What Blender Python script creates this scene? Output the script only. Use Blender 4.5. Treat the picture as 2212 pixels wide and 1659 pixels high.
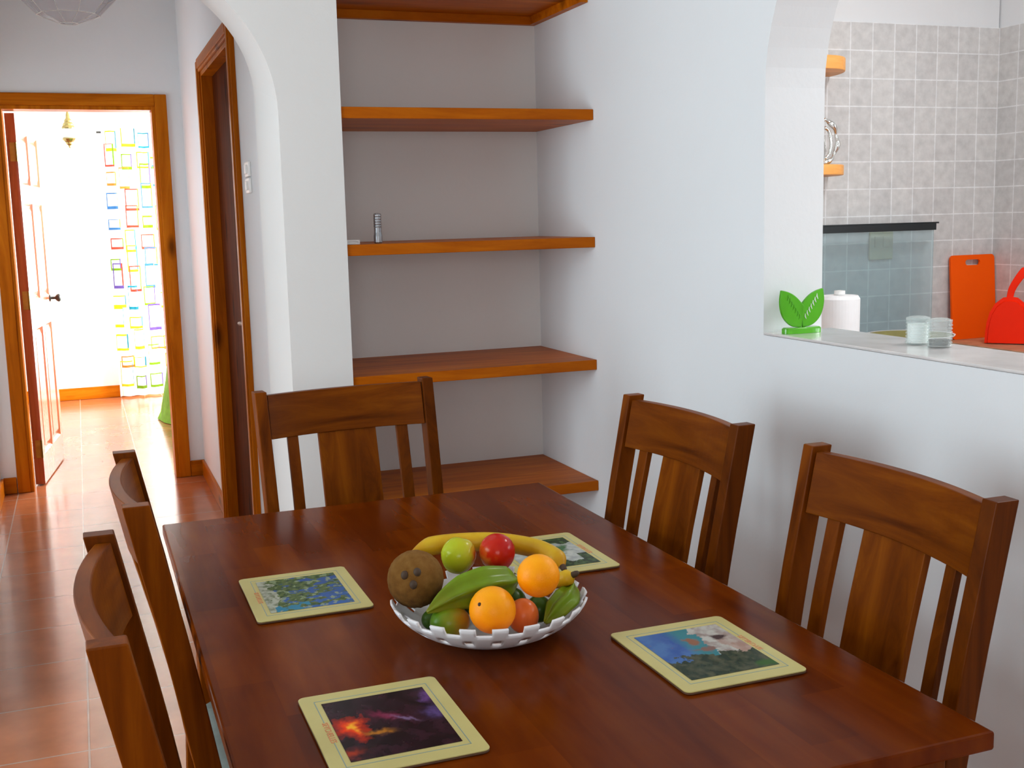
import bpy, bmesh, math, random
from mathutils import Vector, Matrix, noise

for o in list(bpy.data.objects):
    bpy.data.objects.remove(o)
SC = bpy.context.scene
COL = SC.collection
random.seed(7)
PI = math.pi

# ------------------------------------------------------------------ camera
cam_d = bpy.data.cameras.new('camera')
cam_d.sensor_width = 36.0
cam_d.lens = 36.0 * 2464.9 / 2212.0
cam_d.clip_start = 0.02
cam = bpy.data.objects.new('camera', cam_d)
COL.objects.link(cam)
SC.camera = cam
RT = Vector((0.9348, -0.3543, -0.0249)).normalized()
BK = Vector((-0.3474, -0.9266, 0.1440)).normalized()
UP = BK.cross(RT).normalized()
RT = UP.cross(BK).normalized()
cam.matrix_world = Matrix(((RT.x, UP.x, BK.x, 0.0), (RT.y, UP.y, BK.y, 0.0), (RT.z, UP.z, BK.z, 1.42), (0, 0, 0, 1)))

# ------------------------------------------------------------------ world, lights, exposure
w = bpy.data.worlds.new('sky')
SC.world = w
w.use_nodes = True
w.node_tree.nodes['Background'].inputs[0].default_value = (0.72, 0.86, 1.0, 1)
w.node_tree.nodes['Background'].inputs[1].default_value = 2.0


def area(name, loc, target, sx, sy, power, color):
    d = bpy.data.lights.new(name, 'AREA')
    d.shape = 'RECTANGLE'
    d.size, d.size_y, d.energy, d.color = sx, sy, power, color
    o = bpy.data.objects.new(name, d)
    COL.objects.link(o)
    o.location = loc
    v = Vector(target) - Vector(loc)
    o.rotation_euler = v.to_track_quat('-Z', 'Z').to_euler()
    return o


# daylight standing just outside each window opening; the rear one is added fill
area('daylight_patio', (-2.85, 1.75, 1.35), (0, 1.75, 1.30), 2.1, 1.9, 148, (0.82, 0.93, 1.0))
area('rear_fill', (-0.6, -2.45, 1.6), (-0.4, 0, 1.35), 1.5, 1.2, 38, (1.0, 0.97, 0.95))  # added frontal fill from behind the camera, for pier, chairs and table
area('daylight_bedroom', (1.25, 10.5, 1.2), (1.0, 9.0, 1.1), 1.6, 2.0, 290, (1.0, 0.98, 0.95))
area('daylight_bedroom_side', (2.9, 8.3, 1.5), (0.5, 8.3, 1.0), 1.4, 1.3, 460, (1.0, 0.98, 0.95))
area('daylight_kitchen', (3.76, 0.95, 1.6), (2.6, 1.35, 1.4), 1.4, 1.0, 60, (0.95, 0.98, 1.0))
area('daylight_corridor', (-0.78, 5.75, 1.55), (0.3, 5.9, 1.3), 0.9, 1.1, 13, (0.80, 0.91, 1.0))

SC.view_settings.view_transform = 'Standard'
SC.view_settings.look = 'None'
SC.view_settings.gamma = 1.0
SC.view_settings.use_curve_mapping = False
SC.view_settings.exposure = 0.0
SC.cycles.use_denoising = True
SC.cycles.max_bounces = 10
SC.cycles.diffuse_bounces = 6
SC.cycles.glossy_bounces = 4
SC.cycles.transmission_bounces = 8
SC.cycles.sample_clamp_indirect = 8.0
SC.cycles.caustics_reflective = False
SC.cycles.caustics_refractive = False


# ------------------------------------------------------------------ materials
class NT:
    def __init__(self, name):
        self.m = bpy.data.materials.new(name)
        self.m.use_nodes = True
        self.t = self.m.node_tree
        self.n = self.t.nodes
        self.b = self.n['Principled BSDF']
        self.out = self.n['Material Output']

    def new(self, typ, **kw):
        n = self.n.new(typ)
        for k, v in kw.items():
            if k in n.inputs.keys():
                n.inputs[k].default_value = v
            else:
                setattr(n, k, v)
        return n

    def link(self, a, b):
        self.t.links.new(a, b)

    def setp(self, **kw):
        for k, v in kw.items():
            self.b.inputs[k.replace('_', ' ')].default_value = v

    def coords(self, scale=(1, 1, 1), loc=(0, 0, 0), which='Object', rot=(0, 0, 0)):
        tc = self.new('ShaderNodeTexCoord')
        mp = self.new('ShaderNodeMapping')
        mp.inputs['Scale'].default_value = scale
        mp.inputs['Location'].default_value = loc
        mp.inputs['Rotation'].default_value = rot
        self.link(tc.outputs[which], mp.inputs['Vector'])
        return mp.outputs[0]

    def ramp(self, fac, stops):
        r = self.new('ShaderNodeValToRGB')
        e = r.color_ramp.elements
        while len(e) < len(stops):
            e.new(0.5)
        for el, (p, c) in zip(e, stops):
            el.position = p
            el.color = (*c, 1) if len(c) == 3 else c
        self.link(fac, r.inputs[0])
        return r.outputs[0]

    def mix(self, fac, a, b, mode='MIX'):
        m = self.new('ShaderNodeMix', data_type='RGBA', blend_type=mode)
        for s, v in ((m.inputs[0], fac), (m.inputs[6], a), (m.inputs[7], b)):
            if hasattr(v, 'is_output'):
                self.link(v, s)
            else:
                s.default_value = v if not isinstance(v, tuple) else (*v, 1)
        return m.outputs[2]

    def bump(self, h, strength=0.2, dist=0.002):
        b = self.new('ShaderNodeBump', Strength=strength, Distance=dist)
        self.link(h, b.inputs['Height'])
        self.link(b.outputs[0], self.b.inputs['Normal'])


def plain(name, col, rough=0.5, metal=0.0, noise_amt=0.06, nscale=25.0, spec=0.5, bump=0.0, trans=0.0, coat=0.0):
    t = NT(name)
    v = t.coords()
    n = t.new('ShaderNodeTexNoise', Scale=nscale, Detail=3.0)
    t.link(v, n.inputs['Vector'])
    a = tuple(max(0, c * (1 - noise_amt)) for c in col)
    b = tuple(min(1, c * (1 + noise_amt)) for c in col)
    t.link(t.ramp(n.outputs['Fac'], [(0.3, a), (0.7, b)]), t.b.inputs['Base Color'])
    t.b.inputs['Roughness'].default_value = rough
    t.b.inputs['Metallic'].default_value = metal
    t.b.inputs['Specular IOR Level'].default_value = spec
    t.b.inputs['Transmission Weight'].default_value = trans
    t.b.inputs['Coat Weight'].default_value = coat
    t.b.inputs['Coat Roughness'].default_value = 0.1
    if bump:
        t.bump(n.outputs['Fac'], bump, 0.001)
    return t.m


def plaster(name, col):
    t = NT(name)
    v = t.coords()
    n = t.new('ShaderNodeTexNoise', Scale=1.6, Detail=4.0)
    t.link(v, n.inputs['Vector'])
    t.link(t.ramp(n.outputs['Fac'], [(0.3, tuple(c * 0.97 for c in col)), (0.7, col)]), t.b.inputs['Base Color'])
    t.setp(Roughness=0.75)
    t.b.inputs['Specular IOR Level'].default_value = 0.25
    n2 = t.new('ShaderNodeTexNoise', Scale=42.0, Detail=5.0)
    t.link(v, n2.inputs['Vector'])
    t.bump(n2.outputs['Fac'], 0.22, 0.003)
    return t.m


def wood(name, dark, mid, light, axis='y', rough=0.28, knots=0.0, coat=0.0, var=1.0, spec=0.15):
    t = NT(name)
    s = {'x': (1.4, 16, 16), 'y': (16, 1.4, 16), 'z': (16, 16, 1.4)}[axis]
    v = t.coords(scale=s)
    n = t.new('ShaderNodeTexNoise', Scale=1.0, Detail=7.0, Roughness=0.62, Distortion=1.2)
    t.link(v, n.inputs['Vector'])
    c = t.ramp(n.outputs['Fac'], [(0.28, dark), (0.5, mid), (0.74, light)])
    v2 = t.coords(scale=tuple(q * 0.22 for q in s))
    n2 = t.new('ShaderNodeTexNoise', Scale=1.3, Detail=2.0)
    t.link(v2, n2.inputs['Vector'])
    sh = t.ramp(n2.outputs['Fac'], [(0.3, (0.62, 0.62, 0.62)), (0.7, (1.25, 1.25, 1.25))])
    c = t.mix(0.55 * var, c, sh, 'MULTIPLY')
    if knots:
        v3 = t.coords(scale={'x': (3, 8, 8), 'y': (8, 3, 8), 'z': (8, 8, 3)}[axis])
        vo = t.new('ShaderNodeTexVoronoi', Scale=0.8)
        t.link(v3, vo.inputs['Vector'])
        k = t.ramp(vo.outputs['Distance'], [(0.07, (0.10, 0.05, 0.03)), (0.2, (1, 1, 1))])
        c = t.mix(knots, c, k, 'MULTIPLY')
    t.link(c, t.b.inputs['Base Color'])
    t.setp(Roughness=rough)
    t.b.inputs['Specular IOR Level'].default_value = spec
    t.b.inputs['Coat Weight'].default_value = coat
    t.b.inputs['Coat Roughness'].default_value = 0.12
    t.bump(n.outputs['Fac'], 0.06, 0.001)
    return t.m


M = {}
M['wall'] = plaster('wall_plaster', (0.80, 0.82, 0.835))
M['wall_warm'] = plaster('wall_plaster_cream', (0.80, 0.80, 0.78))
M['ceiling'] = plaster('ceiling_plaster', (0.82, 0.82, 0.80))
CH = ((0.070, 0.0130, 0.0005), (0.150, 0.033, 0.0008), (0.235, 0.062, 0.0015))
for a in 'xyz':
    M['chair_' + a] = wood('chair_wood_' + a, *CH, axis=a, rough=0.36, spec=0.06)
PN = ((0.30, 0.070, 0.002), (0.46, 0.120, 0.004), (0.58, 0.185, 0.008))
for a in 'xyz':
    M['pine_' + a] = wood('varnished_pine_' + a, *PN, axis=a, rough=0.32, knots=0.75, spec=0.04)
SH = ((0.32, 0.060, 0.001), (0.50, 0.118, 0.002), (0.64, 0.19, 0.004))
M['shelf'] = wood('shelf_wood', *SH, axis='x', rough=0.4, knots=0.5, spec=0.08)
M['door_dark'] = wood('dark_door_wood', (0.050, 0.008, 0.001), (0.085, 0.015, 0.0015), (0.13, 0.026, 0.002), axis='z', rough=0.6, knots=0.8, spec=0.02)
M['door_red'] = wood('reddish_door_wood', (0.30, 0.075, 0.035), (0.44, 0.13, 0.06), (0.56, 0.20, 0.10), axis='z', rough=0.22, coat=0.4)


def table_wood():
    t = NT('table_butcher_block')
    v = t.coords(rot=(0, 0, PI / 2))
    br = t.new('ShaderNodeTexBrick', Scale=1.0)
    br.offset = 0.37
    br.inputs['Color1'].default_value = (0.0, 0.0, 0.0, 1)
    br.inputs['Color2'].default_value = (1, 1, 1, 1)
    br.inputs['Mortar'].default_value = (0.3, 0.3, 0.3, 1)
    br.inputs['Mortar Size'].default_value = 0.0
    br.inputs['Brick Width'].default_value = 0.36
    br.inputs['Row Height'].default_value = 0.075
    t.link(v, br.inputs['Vector'])
    n = t.new('ShaderNodeTexNoise', Scale=1.0, Detail=4.0, Roughness=0.5, Distortion=0.15)
    t.link(t.coords(scale=(20, 2.4, 10)), n.inputs['Vector'])
    c = t.ramp(n.outputs['Fac'], [(0.28, (0.088, 0.0120, 0.0004)), (0.52, (0.130, 0.0215, 0.0006)), (0.75, (0.170, 0.034, 0.001))])
    n2 = t.new('ShaderNodeTexNoise', Scale=4.5, Detail=3.0)
    t.link(t.coords(scale=(1.6, 0.9, 1)), n2.inputs['Vector'])
    sh = t.mix(0.42, n2.outputs['Fac'], br.outputs['Color'])
    sh = t.ramp(sh, [(0.18, (0.62, 0.55, 0.55)), (0.5, (0.95, 0.95, 0.95)), (0.85, (1.35, 1.5, 1.5))])
    c = t.mix(0.7, c, sh, 'MULTIPLY')
    t.link(c, t.b.inputs['Base Color'])
    t.setp(Roughness=0.2)
    t.b.inputs['Specular IOR Level'].default_value = 0.055
    t.b.inputs['Coat Weight'].default_value = 0.0
    t.b.inputs['Coat Roughness'].default_value = 0.12
    return t.m


M['table'] = table_wood()


def tile_mat(name, plane, bw, bh, loc, c1, c2, mortar, msize, rough, mott, mscale, bump=0.3):
    t = NT(name)
    v = t.coords()
    if plane != 'xy':
        sx = t.new('ShaderNodeSeparateXYZ')
        cx = t.new('ShaderNodeCombineXYZ')
        t.link(v, sx.inputs[0])
        t.link(sx.outputs[0 if plane == 'xz' else 1], cx.inputs[0])
        t.link(sx.outputs[2], cx.inputs[1])
        v = cx.outputs[0]
    mp = t.new('ShaderNodeMapping')
    mp.inputs['Location'].default_value = loc
    t.link(v, mp.inputs['Vector'])
    br = t.new('ShaderNodeTexBrick', Scale=1.0)
    br.offset = 0.0
    br.inputs['Color1'].default_value = (*c1, 1)
    br.inputs['Color2'].default_value = (*c2, 1)
    br.inputs['Mortar'].default_value = (*mortar, 1)
    br.inputs['Mortar Size'].default_value = msize
    br.inputs['Mortar Smooth'].default_value = 0.3
    br.inputs['Brick Width'].default_value = bw
    br.inputs['Row Height'].default_value = bh
    t.link(mp.outputs[0], br.inputs['Vector'])
    n = t.new('ShaderNodeTexNoise', Scale=mscale, Detail=4.0, Roughness=0.6)
    t.link(mp.outputs[0], n.inputs['Vector'])
    sh = t.ramp(n.outputs['Fac'], [(0.3, (1 - mott,) * 3), (0.7, (1 + mott * 0.6,) * 3)])
    t.link(t.mix(1.0, br.outputs['Color'], sh, 'MULTIPLY'), t.b.inputs['Base Color'])
    t.setp(Roughness=rough)
    inv = t.new('ShaderNodeMath', operation='SUBTRACT')
    inv.inputs[0].default_value = 1.0
    t.link(br.outputs['Fac'], inv.inputs[1])
    t.bump(inv.outputs[0], bump, 0.002)
    return t.m


M['floor'] = tile_mat('terracotta_floor_tiles', 'xy', 0.327, 0.366, (0.071 + 3.27, 0.10 + 3.66, 0),
                      (0.44, 0.150, 0.062), (0.37, 0.122, 0.050), (0.42, 0.30, 0.24), 0.0035, 0.17, 0.22, 5.0)
M['ktile'] = tile_mat('kitchen_wall_tiles', 'xz', 0.102, 0.104, (-3.50 + 10.2, -2.12 + 10.4, 0),
                      (0.68, 0.675, 0.665), (0.62, 0.615, 0.61), (0.84, 0.85, 0.86), 0.0028, 0.3, 0.14, 26.0, 0.15)
M['ktile_side'] = tile_mat('kitchen_side_wall_tiles', 'yz', 0.102, 0.104, (-3.70 + 10.2, -2.12 + 10.4, 0),
                           (0.66, 0.655, 0.645), (0.60, 0.595, 0.59), (0.82, 0.83, 0.84), 0.0028, 0.3, 0.14, 26.0, 0.15)
M['pine_light'] = wood('light_pine', (0.70, 0.28, 0.06), (0.85, 0.38, 0.10), (0.95, 0.50, 0.16), axis='x', rough=0.4)
M['counter'] = plain('counter_terracotta', (0.46, 0.25, 0.14), 0.35, noise_amt=0.2)
M['sill'] = plain('sill_stone', (0.68, 0.65, 0.64), 0.12, noise_amt=0.10, nscale=9, coat=0.3)
M['white_gloss'] = plain('white_gloss', (0.80, 0.80, 0.80), 0.25, noise_amt=0.02)
M['white_plastic'] = plain('white_plastic', (0.82, 0.82, 0.80), 0.35, noise_amt=0.02)
M['bowl'] = plain('bowl_ceramic', (0.78, 0.78, 0.80), 0.28, noise_amt=0.02)
M['metal'] = plain('brushed_metal', (0.42, 0.43, 0.45), 0.32, metal=1.0, noise_amt=0.12)
M['chrome'] = plain('chrome', (0.85, 0.86, 0.84), 0.08, metal=1.0, noise_amt=0.02)
M['brass'] = plain('brass', (0.30, 0.25, 0.10), 0.28, metal=1.0, noise_amt=0.15)
M['dark_iron'] = plain('dark_iron', (0.03, 0.035, 0.035), 0.35, noise_amt=0.1)
M['black'] = plain('black_trim', (0.008, 0.012, 0.014), 0.3, noise_amt=0.1)
M['orange_plastic'] = plain('orange_plastic', (1.0, 0.105, 0.0), 0.45, noise_amt=0.02, nscale=8, spec=0.12)
M['red_plastic'] = plain('red_plastic', (0.98, 0.022, 0.0), 0.4, noise_amt=0.03, nscale=8, spec=0.15)
M['green_cloth'] = plain('green_cloth', (0.13, 0.30, 0.015), 0.85, noise_amt=0.2, bump=0.3)
M['cushion'] = plain('pale_cushion_cloth', (0.60, 0.70, 0.64), 0.8, noise_amt=0.08, nscale=40, bump=0.25)
M['mat_edge'] = plain('cork_backing', (0.10, 0.045, 0.02), 0.8, noise_amt=0.2)
M['mat_cream'] = plain('placemat_border', (0.56, 0.50, 0.20), 0.3, noise_amt=0.05, nscale=12, spec=0.12)
M['mat_line'] = plain('placemat_line', (0.22, 0.33, 0.33), 0.3, noise_amt=0.04)
M['mat_text'] = plain('placemat_lettering', (0.72, 0.26, 0.12), 0.3, noise_amt=0.04)
M['paper'] = plain('kitchen_paper', (0.86, 0.87, 0.88), 0.7, noise_amt=0.02, bump=0.2)
M['plate_yellow'] = plain('yellowed_plastic', (0.50, 0.50, 0.33), 0.3, noise_amt=0.12, nscale=20)
M['olive'] = plain('olive_lining', (0.22, 0.20, 0.06), 0.5, noise_amt=0.1)
M['salt'] = plain('white_salt', (0.85, 0.86, 0.84), 0.8, noise_amt=0.03)
M['pepper'] = plain('dark_pepper', (0.06, 0.06, 0.05), 0.8, noise_amt=0.5, nscale=200)
M['bed_base'] = plain('bed_base', (0.55, 0.30, 0.14), 0.5)
M['linen'] = plain('white_linen', (0.8, 0.8, 0.8), 0.8, noise_amt=0.03)


def glass(name, col, rough=0.02, clear=0.6, ior_gloss=0.5):
    """thin clear material: see-through with a glossy sheen"""
    t = NT(name)
    v = t.coords()
    n = t.new('ShaderNodeTexNoise', Scale=6.0)
    t.link(v, n.inputs['Vector'])
    tr = t.new('ShaderNodeBsdfTransparent')
    t.link(t.ramp(n.outputs['Fac'], [(0.2, tuple(c * 0.97 for c in col)), (0.8, col)]), tr.inputs[0])
    t.b.inputs['Base Color'].default_value = (*[min(1, c * 0.9) for c in col], 1)
    t.setp(Roughness=rough)
    mx = t.new('ShaderNodeMixShader')
    mx.inputs[0].default_value = 1 - clear
    t.link(tr.outputs[0], mx.inputs[1])
    t.link(t.b.outputs[0], mx.inputs[2])
    t.link(mx.outputs[0], t.out.inputs['Surface'])
    return t.m


M['pane'] = glass('window_glass', (0.96, 0.98, 0.98), 0.02, 0.93)
M['lid_glass'] = glass('cooker_lid_glass', (0.80, 0.88, 0.90), 0.05, 0.82)
M['shade_glass'] = glass('lamp_shade_glass', (0.93, 0.93, 0.96), 0.08, 0.68)
M['jar_glass'] = glass('jar_glass', (0.93, 0.97, 0.96), 0.05, 0.72)
M['green_glass'] = plain('green_glass', (0.14, 0.62, 0.03), 0.12, noise_amt=0.1, nscale=12, trans=0.45)
M['frost'] = plain('frosted_glass', (0.9, 0.88, 0.75), 0.4, noise_amt=0.03, trans=0.4)


def fruit(name, stops, scale=(1, 1, 1), nscale=10.0, rough=0.35, bump=0.1, axis=2, mixn=0.35, lo=-0.03, hi=0.03):
    t = NT(name)
    v = t.coords()
    sx = t.new('ShaderNodeSeparateXYZ')
    t.link(v, sx.inputs[0])
    mr = t.new('ShaderNodeMapRange')
    mr.inputs['From Min'].default_value = lo
    mr.inputs['From Max'].default_value = hi
    t.link(sx.outputs[axis], mr.inputs['Value'])
    n = t.new('ShaderNodeTexNoise', Scale=nscale * 6, Detail=4.0)
    t.link(v, n.inputs['Vector'])
    f = t.mix(mixn, mr.outputs[0], n.outputs['Fac'])
    t.link(t.ramp(f, stops), t.b.inputs['Base Color'])
    t.setp(Roughness=rough)
    n2 = t.new('ShaderNodeTexNoise', Scale=nscale * 60, Detail=2.0)
    t.link(v, n2.inputs['Vector'])
    t.bump(n2.outputs['Fac'], bump, 0.001)
    t.b.inputs['Specular IOR Level'].default_value = 0.2
    return t.m


M['orange_f'] = fruit('orange_peel', [(0.1, (0.95, 0.22, 0.0)), (0.6, (1.0, 0.33, 0.0)), (0.9, (1.0, 0.40, 0.005))], rough=0.38, bump=0.35)
M['apple_red'] = fruit('red_apple_skin', [(0.12, (0.62, 0.22, 0.02)), (0.34, (0.55, 0.02, 0.004)), (0.85, (0.38, 0.004, 0.008))], rough=0.2, axis=0, mixn=0.45)
M['apple_green'] = fruit('green_apple_skin', [(0.2, (0.42, 0.50, 0.015)), (0.6, (0.50, 0.45, 0.02)), (0.78, (0.55, 0.12, 0.02))], rough=0.2, axis=0, mixn=0.3)
M['banana'] = fruit('banana_skin', [(0.2, (0.38, 0.15, 0.004)), (0.5, (0.52, 0.26, 0.006)), (0.8, (0.62, 0.40, 0.018))], rough=0.4, nscale=5, mixn=0.5, lo=-0.02, hi=0.02)
M['banana_tip'] = plain('banana_tip', (0.05, 0.025, 0.01), 0.7)
M['starfruit'] = fruit('starfruit_skin', [(0.25, (0.20, 0.17, 0.008)), (0.5, (0.13, 0.19, 0.006)), (0.75, (0.16, 0.28, 0.012))], rough=0.28, nscale=4, mixn=0.6)
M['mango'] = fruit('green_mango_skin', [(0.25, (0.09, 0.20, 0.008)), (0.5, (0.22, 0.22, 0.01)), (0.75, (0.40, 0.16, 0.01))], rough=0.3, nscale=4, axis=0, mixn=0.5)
M['tomato'] = fruit('orange_red_skin', [(0.2, (0.60, 0.08, 0.01)), (0.8, (0.72, 0.16, 0.03))], rough=0.3, nscale=4)
M['coco'] = fruit('coconut_husk', [(0.2, (0.075, 0.030, 0.005)), (0.5, (0.155, 0.066, 0.010)), (0.8, (0.22, 0.11, 0.024))], rough=0.9, nscale=14, bump=0.8, mixn=0.7)
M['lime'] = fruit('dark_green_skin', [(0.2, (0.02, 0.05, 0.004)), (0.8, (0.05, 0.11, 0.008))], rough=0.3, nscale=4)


def col_attr(name, rough=0.25):
    t = NT(name)
    a = t.new('ShaderNodeAttribute', attribute_name='Col')
    t.link(a.outputs['Color'], t.b.inputs['Base Color'])
    t.setp(Roughness=rough)
    t.b.inputs['Specular IOR Level'].default_value = 0.08
    return t.m


M['print'] = col_attr('printed_picture')


# ------------------------------------------------------------------ mesh helpers
class MB:
    def __init__(self, off=(0, 0, 0)):
        self.v, self.f, self.mi, self.o = [], [], [], Vector(off)

    def vert(self, p):
        self.v.append(Vector(p) - self.o)
        return len(self.v) - 1

    def face(self, ids, mi=0):
        self.f.append(tuple(ids))
        self.mi.append(mi)

    def quad(self, a, b, c, d, mi=0):
        self.face([self.vert(a), self.vert(b), self.vert(c), self.vert(d)], mi)

    def box(self, x0, x1, y0, y1, z0, z1, mi=0):
        i = [self.vert((x, y, z)) for z in (z0, z1) for y in (y0, y1) for x in (x0, x1)]
        for q in ((0, 2, 3, 1), (4, 5, 7, 6), (0, 1, 5, 4), (2, 6, 7, 3), (0, 4, 6, 2), (1, 3, 7, 5)):
            self.face([i[k] for k in q], mi)

    def loft(self, rings, cap=True, mi=0, close=True):
        ids = [[self.vert(p) for p in r] for r in rings]
        n = len(rings[0])
        for a, b in zip(ids, ids[1:]):
            for k in range(n if close else n - 1):
                self.face((a[k], a[(k + 1) % n], b[(k + 1) % n], b[k]), mi)
        if cap:
            self.face(ids[0][::-1], mi)
            self.face(ids[-1], mi)

    def lathe(self, c, prof, n=32, mi=0, cap=True):
        rings = [[(c[0] + r * math.cos(2 * PI * k / n), c[1] + r * math.sin(2 * PI * k / n), c[2] + z) for k in range(n)] for r, z in prof]
        self.loft(rings, cap, mi)

    def tube(self, pts, rad, n=10, mi=0, cap=True):
        pts = [Vector(p) for p in pts]
        if not hasattr(rad, '__len__'):
            rad = [rad] * len(pts)
        rings, prev = [], None
        for i, p in enumerate(pts):
            t = (pts[min(i + 1, len(pts) - 1)] - pts[max(i - 1, 0)]).normalized()
            if prev is None:
                up = Vector((0, 0, 1)) if abs(t.z) < 0.9 else Vector((1, 0, 0))
                a = t.cross(up).normalized()
            else:
                a = (prev - t * prev.dot(t)).normalized()
            prev = a
            b = t.cross(a)
            rings.append([p + rad[i] * (a * math.cos(2 * PI * k / n) + b * math.sin(2 * PI * k / n)) for k in range(n)])
        self.loft(rings, cap, mi)

    def sphere(self, c, r, seg=28, rings=18, sc=(1, 1, 1), mi=0):
        pr = []
        for i in range(1, rings):
            a = PI * i / rings
            pr.append([(c[0] + sc[0] * r * math.sin(a) * math.cos(2 * PI * k / seg), c[1] + sc[1] * r * math.sin(a) * math.sin(2 * PI * k / seg), c[2] - sc[2] * r * math.cos(a)) for k in range(seg)])
        ids = [[self.vert(p) for p in q] for q in pr]
        b = self.vert((c[0], c[1], c[2] - sc[2] * r))
        t = self.vert((c[0], c[1], c[2] + sc[2] * r))
        for k in range(seg):
            self.face((b, ids[0][(k + 1) % seg], ids[0][k]), mi)
            self.face((t, ids[-1][k], ids[-1][(k + 1) % seg]), mi)
        for a, q in zip(ids, ids[1:]):
            for k in range(seg):
                self.face((a[k], a[(k + 1) % seg], q[(k + 1) % seg], q[k]), mi)

    def build(self, name, mats, parent=None, bevel=0.0, smooth=False, solid=0.0, subsurf=0, normals=True):
        me = bpy.data.meshes.new(name)
        me.from_pydata([tuple(p) for p in self.v], [], self.f)
        if not isinstance(mats, (list, tuple)):
            mats = [mats]
        for m in mats:
            me.materials.append(m)
        for p, k in zip(me.polygons, self.mi):
            p.material_index = k
            p.use_smooth = smooth
        if normals:
            bm = bmesh.new()
            bm.from_mesh(me)
            bmesh.ops.recalc_face_normals(bm, faces=bm.faces)
            bm.to_mesh(me)
            bm.free()
        me.update()
        o = bpy.data.objects.new(name, me)
        COL.objects.link(o)
        if parent is not None:
            o.parent = parent
        if solid:
            md = o.modifiers.new('solid', 'SOLIDIFY')
            md.thickness = solid
            md.offset = 0
        if bevel:
            md = o.modifiers.new('bevel', 'BEVEL')
            md.width = bevel
            md.segments = 2
            md.limit_method = 'ANGLE'
            md.angle_limit = math.radians(40)
        if subsurf:
            md = o.modifiers.new('sub', 'SUBSURF')
            md.levels = md.render_levels = subsurf
        return o


def tag(o, label=None, cat=None, group=None, kind=None):
    if label:
        o['label'] = label
    if cat:
        o['category'] = cat
    if group:
        o['group'] = group
    if kind:
        o['kind'] = kind
    return o


def empty(name, loc, label, cat, group=None, kind=None, rz=0.0):
    o = bpy.data.objects.new(name, None)
    COL.objects.link(o)
    o.location = loc
    o.rotation_euler = (0, 0, rz)
    o.empty_display_size = 0.05
    return tag(o, label, cat, group, kind)


def copy_tree(o, parent=None):
    c = o.copy()
    COL.objects.link(c)
    if parent is not None:
        c.parent = parent
    for ch in [k for k in bpy.data.objects if k.parent == o]:
        copy_tree(ch, c)
    return c


def struct(mb, name, mat, label, **kw):
    return tag(mb.build(name, mat, **kw), label, 'wall' if name.startswith('wall') else name.split('_')[0], kind='structure')


# ------------------------------------------------------------------ room shell
XL, XR = -2.6, 1.597          # dining room side walls
YB, YA = -2.2, 3.44           # rear wall, arch wall face
YAR = 3.89                    # far side of the arch wall
YAB = 3.94                    # alcove back
XC0, XC1 = -0.48, 0.595       # corridor walls
YF = 6.66                     # corridor end wall with the bedroom door
YBB = 10.16                   # bedroom back wall
YK, XK = 3.70, 3.50           # kitchen back wall, kitchen side wall
ZC = 2.75

m = MB()
m.box(-2.75, 3.65, -2.35, 10.35, -0.08, 0.0)
tag(m.build('floor', M['floor']), 'glossy terracotta floor tiles running from dining room to bedroom', 'floor', kind='structure')
m = MB()
m.box(-2.75, 3.65, -2.35, 10.35, ZC, ZC + 0.1)
tag(m.build('ceiling', M['ceiling']), 'plain white ceiling over the rooms', 'ceiling', kind='structure')


def arch_wall(name, mat, fix, t0, t1, u0, u1, o0, o1, zs, zspring, b, label, seg=40, far=None):
    """wall standing across axis 'fix' from t0 to t1, running u0..u1, with an arched opening o0..o1 above zs"""
    m = MB()

    def P(u, t, z):
        return (t, u, z) if fix == 'x' else (u, t, z)
    c, a = (o0 + o1) / 2, (o1 - o0) / 2
    us = [c - a * math.cos(PI * k / seg) for k in range(seg + 1)]
    zt = [zspring + b * math.sin(PI * k / seg) for k in range(seg + 1)]
    zf = [far[0] + far[1] * math.sin(PI * k / seg) for k in range(seg + 1)] if far else zt
    for t, zt_ in ((t0, zt), (t1, zf)):
        m.quad(P(u0, t, 0), P(o0, t, 0), P(o0, t, ZC), P(u0, t, ZC))
        m.quad(P(o1, t, 0), P(u1, t, 0), P(u1, t, ZC), P(o1, t, ZC))
        for k in range(seg):
            m.quad(P(us[k], t, zt_[k]), P(us[k + 1], t, zt_[k + 1]), P(us[k + 1], t, ZC), P(us[k], t, ZC))
        if zs > 0:
            m.quad(P(o0, t, 0), P(o1, t, 0), P(o1, t, zs), P(o0, t, zs))
    for k in range(seg):
        m.quad(P(us[k], t0, zt[k]), P(us[k + 1], t0, zt[k + 1]), P(us[k + 1], t1, zf[k + 1]), P(us[k], t1, zf[k]))
    for o in (o0, o1):
        m.quad(P(o, t0, zs), P(o, t1, zs), P(o, t1, zf[0]), P(o, t0, zspring))
    if zs > 0:
        m.quad(P(o0, t0, zs), P(o1, t0, zs), P(o1, t1, zs), P(o0, t1, zs))
    for u in (u0, u1):
        m.quad(P(u, t0, 0), P(u, t1, 0), P(u, t1, ZC), P(u, t0, ZC))
    bmo = m.build(name, mat)
    me = bmo.data
    bm = bmesh.new()
    bm.from_mesh(me)
    bmesh.ops.remove_doubles(bm, verts=bm.verts, dist=1e-4)
    bmesh.ops.recalc_face_normals(bm, faces=bm.faces)
    bm.to_mesh(me)
    bm.free()
    return tag(bmo, label, 'wall', kind='structure')


arch_wall('wall_right', M['wall'], 'x', XR, 1.770, -2.35, YAB + 0.12, 0.72, 2.45, 1.113, 1.72, 0.60,
          'white wall on the right with an arched serving hatch to the kitchen')
arch_wall('wall_arch', M['wall_warm'], 'y', YA, YAR, -2.75, 0.767, -0.48, 0.58, 0.0, 1.74, 0.47,
          'white wall left of the shelves with an arched opening to the corridor', far=(1.83, 0.43))

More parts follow.
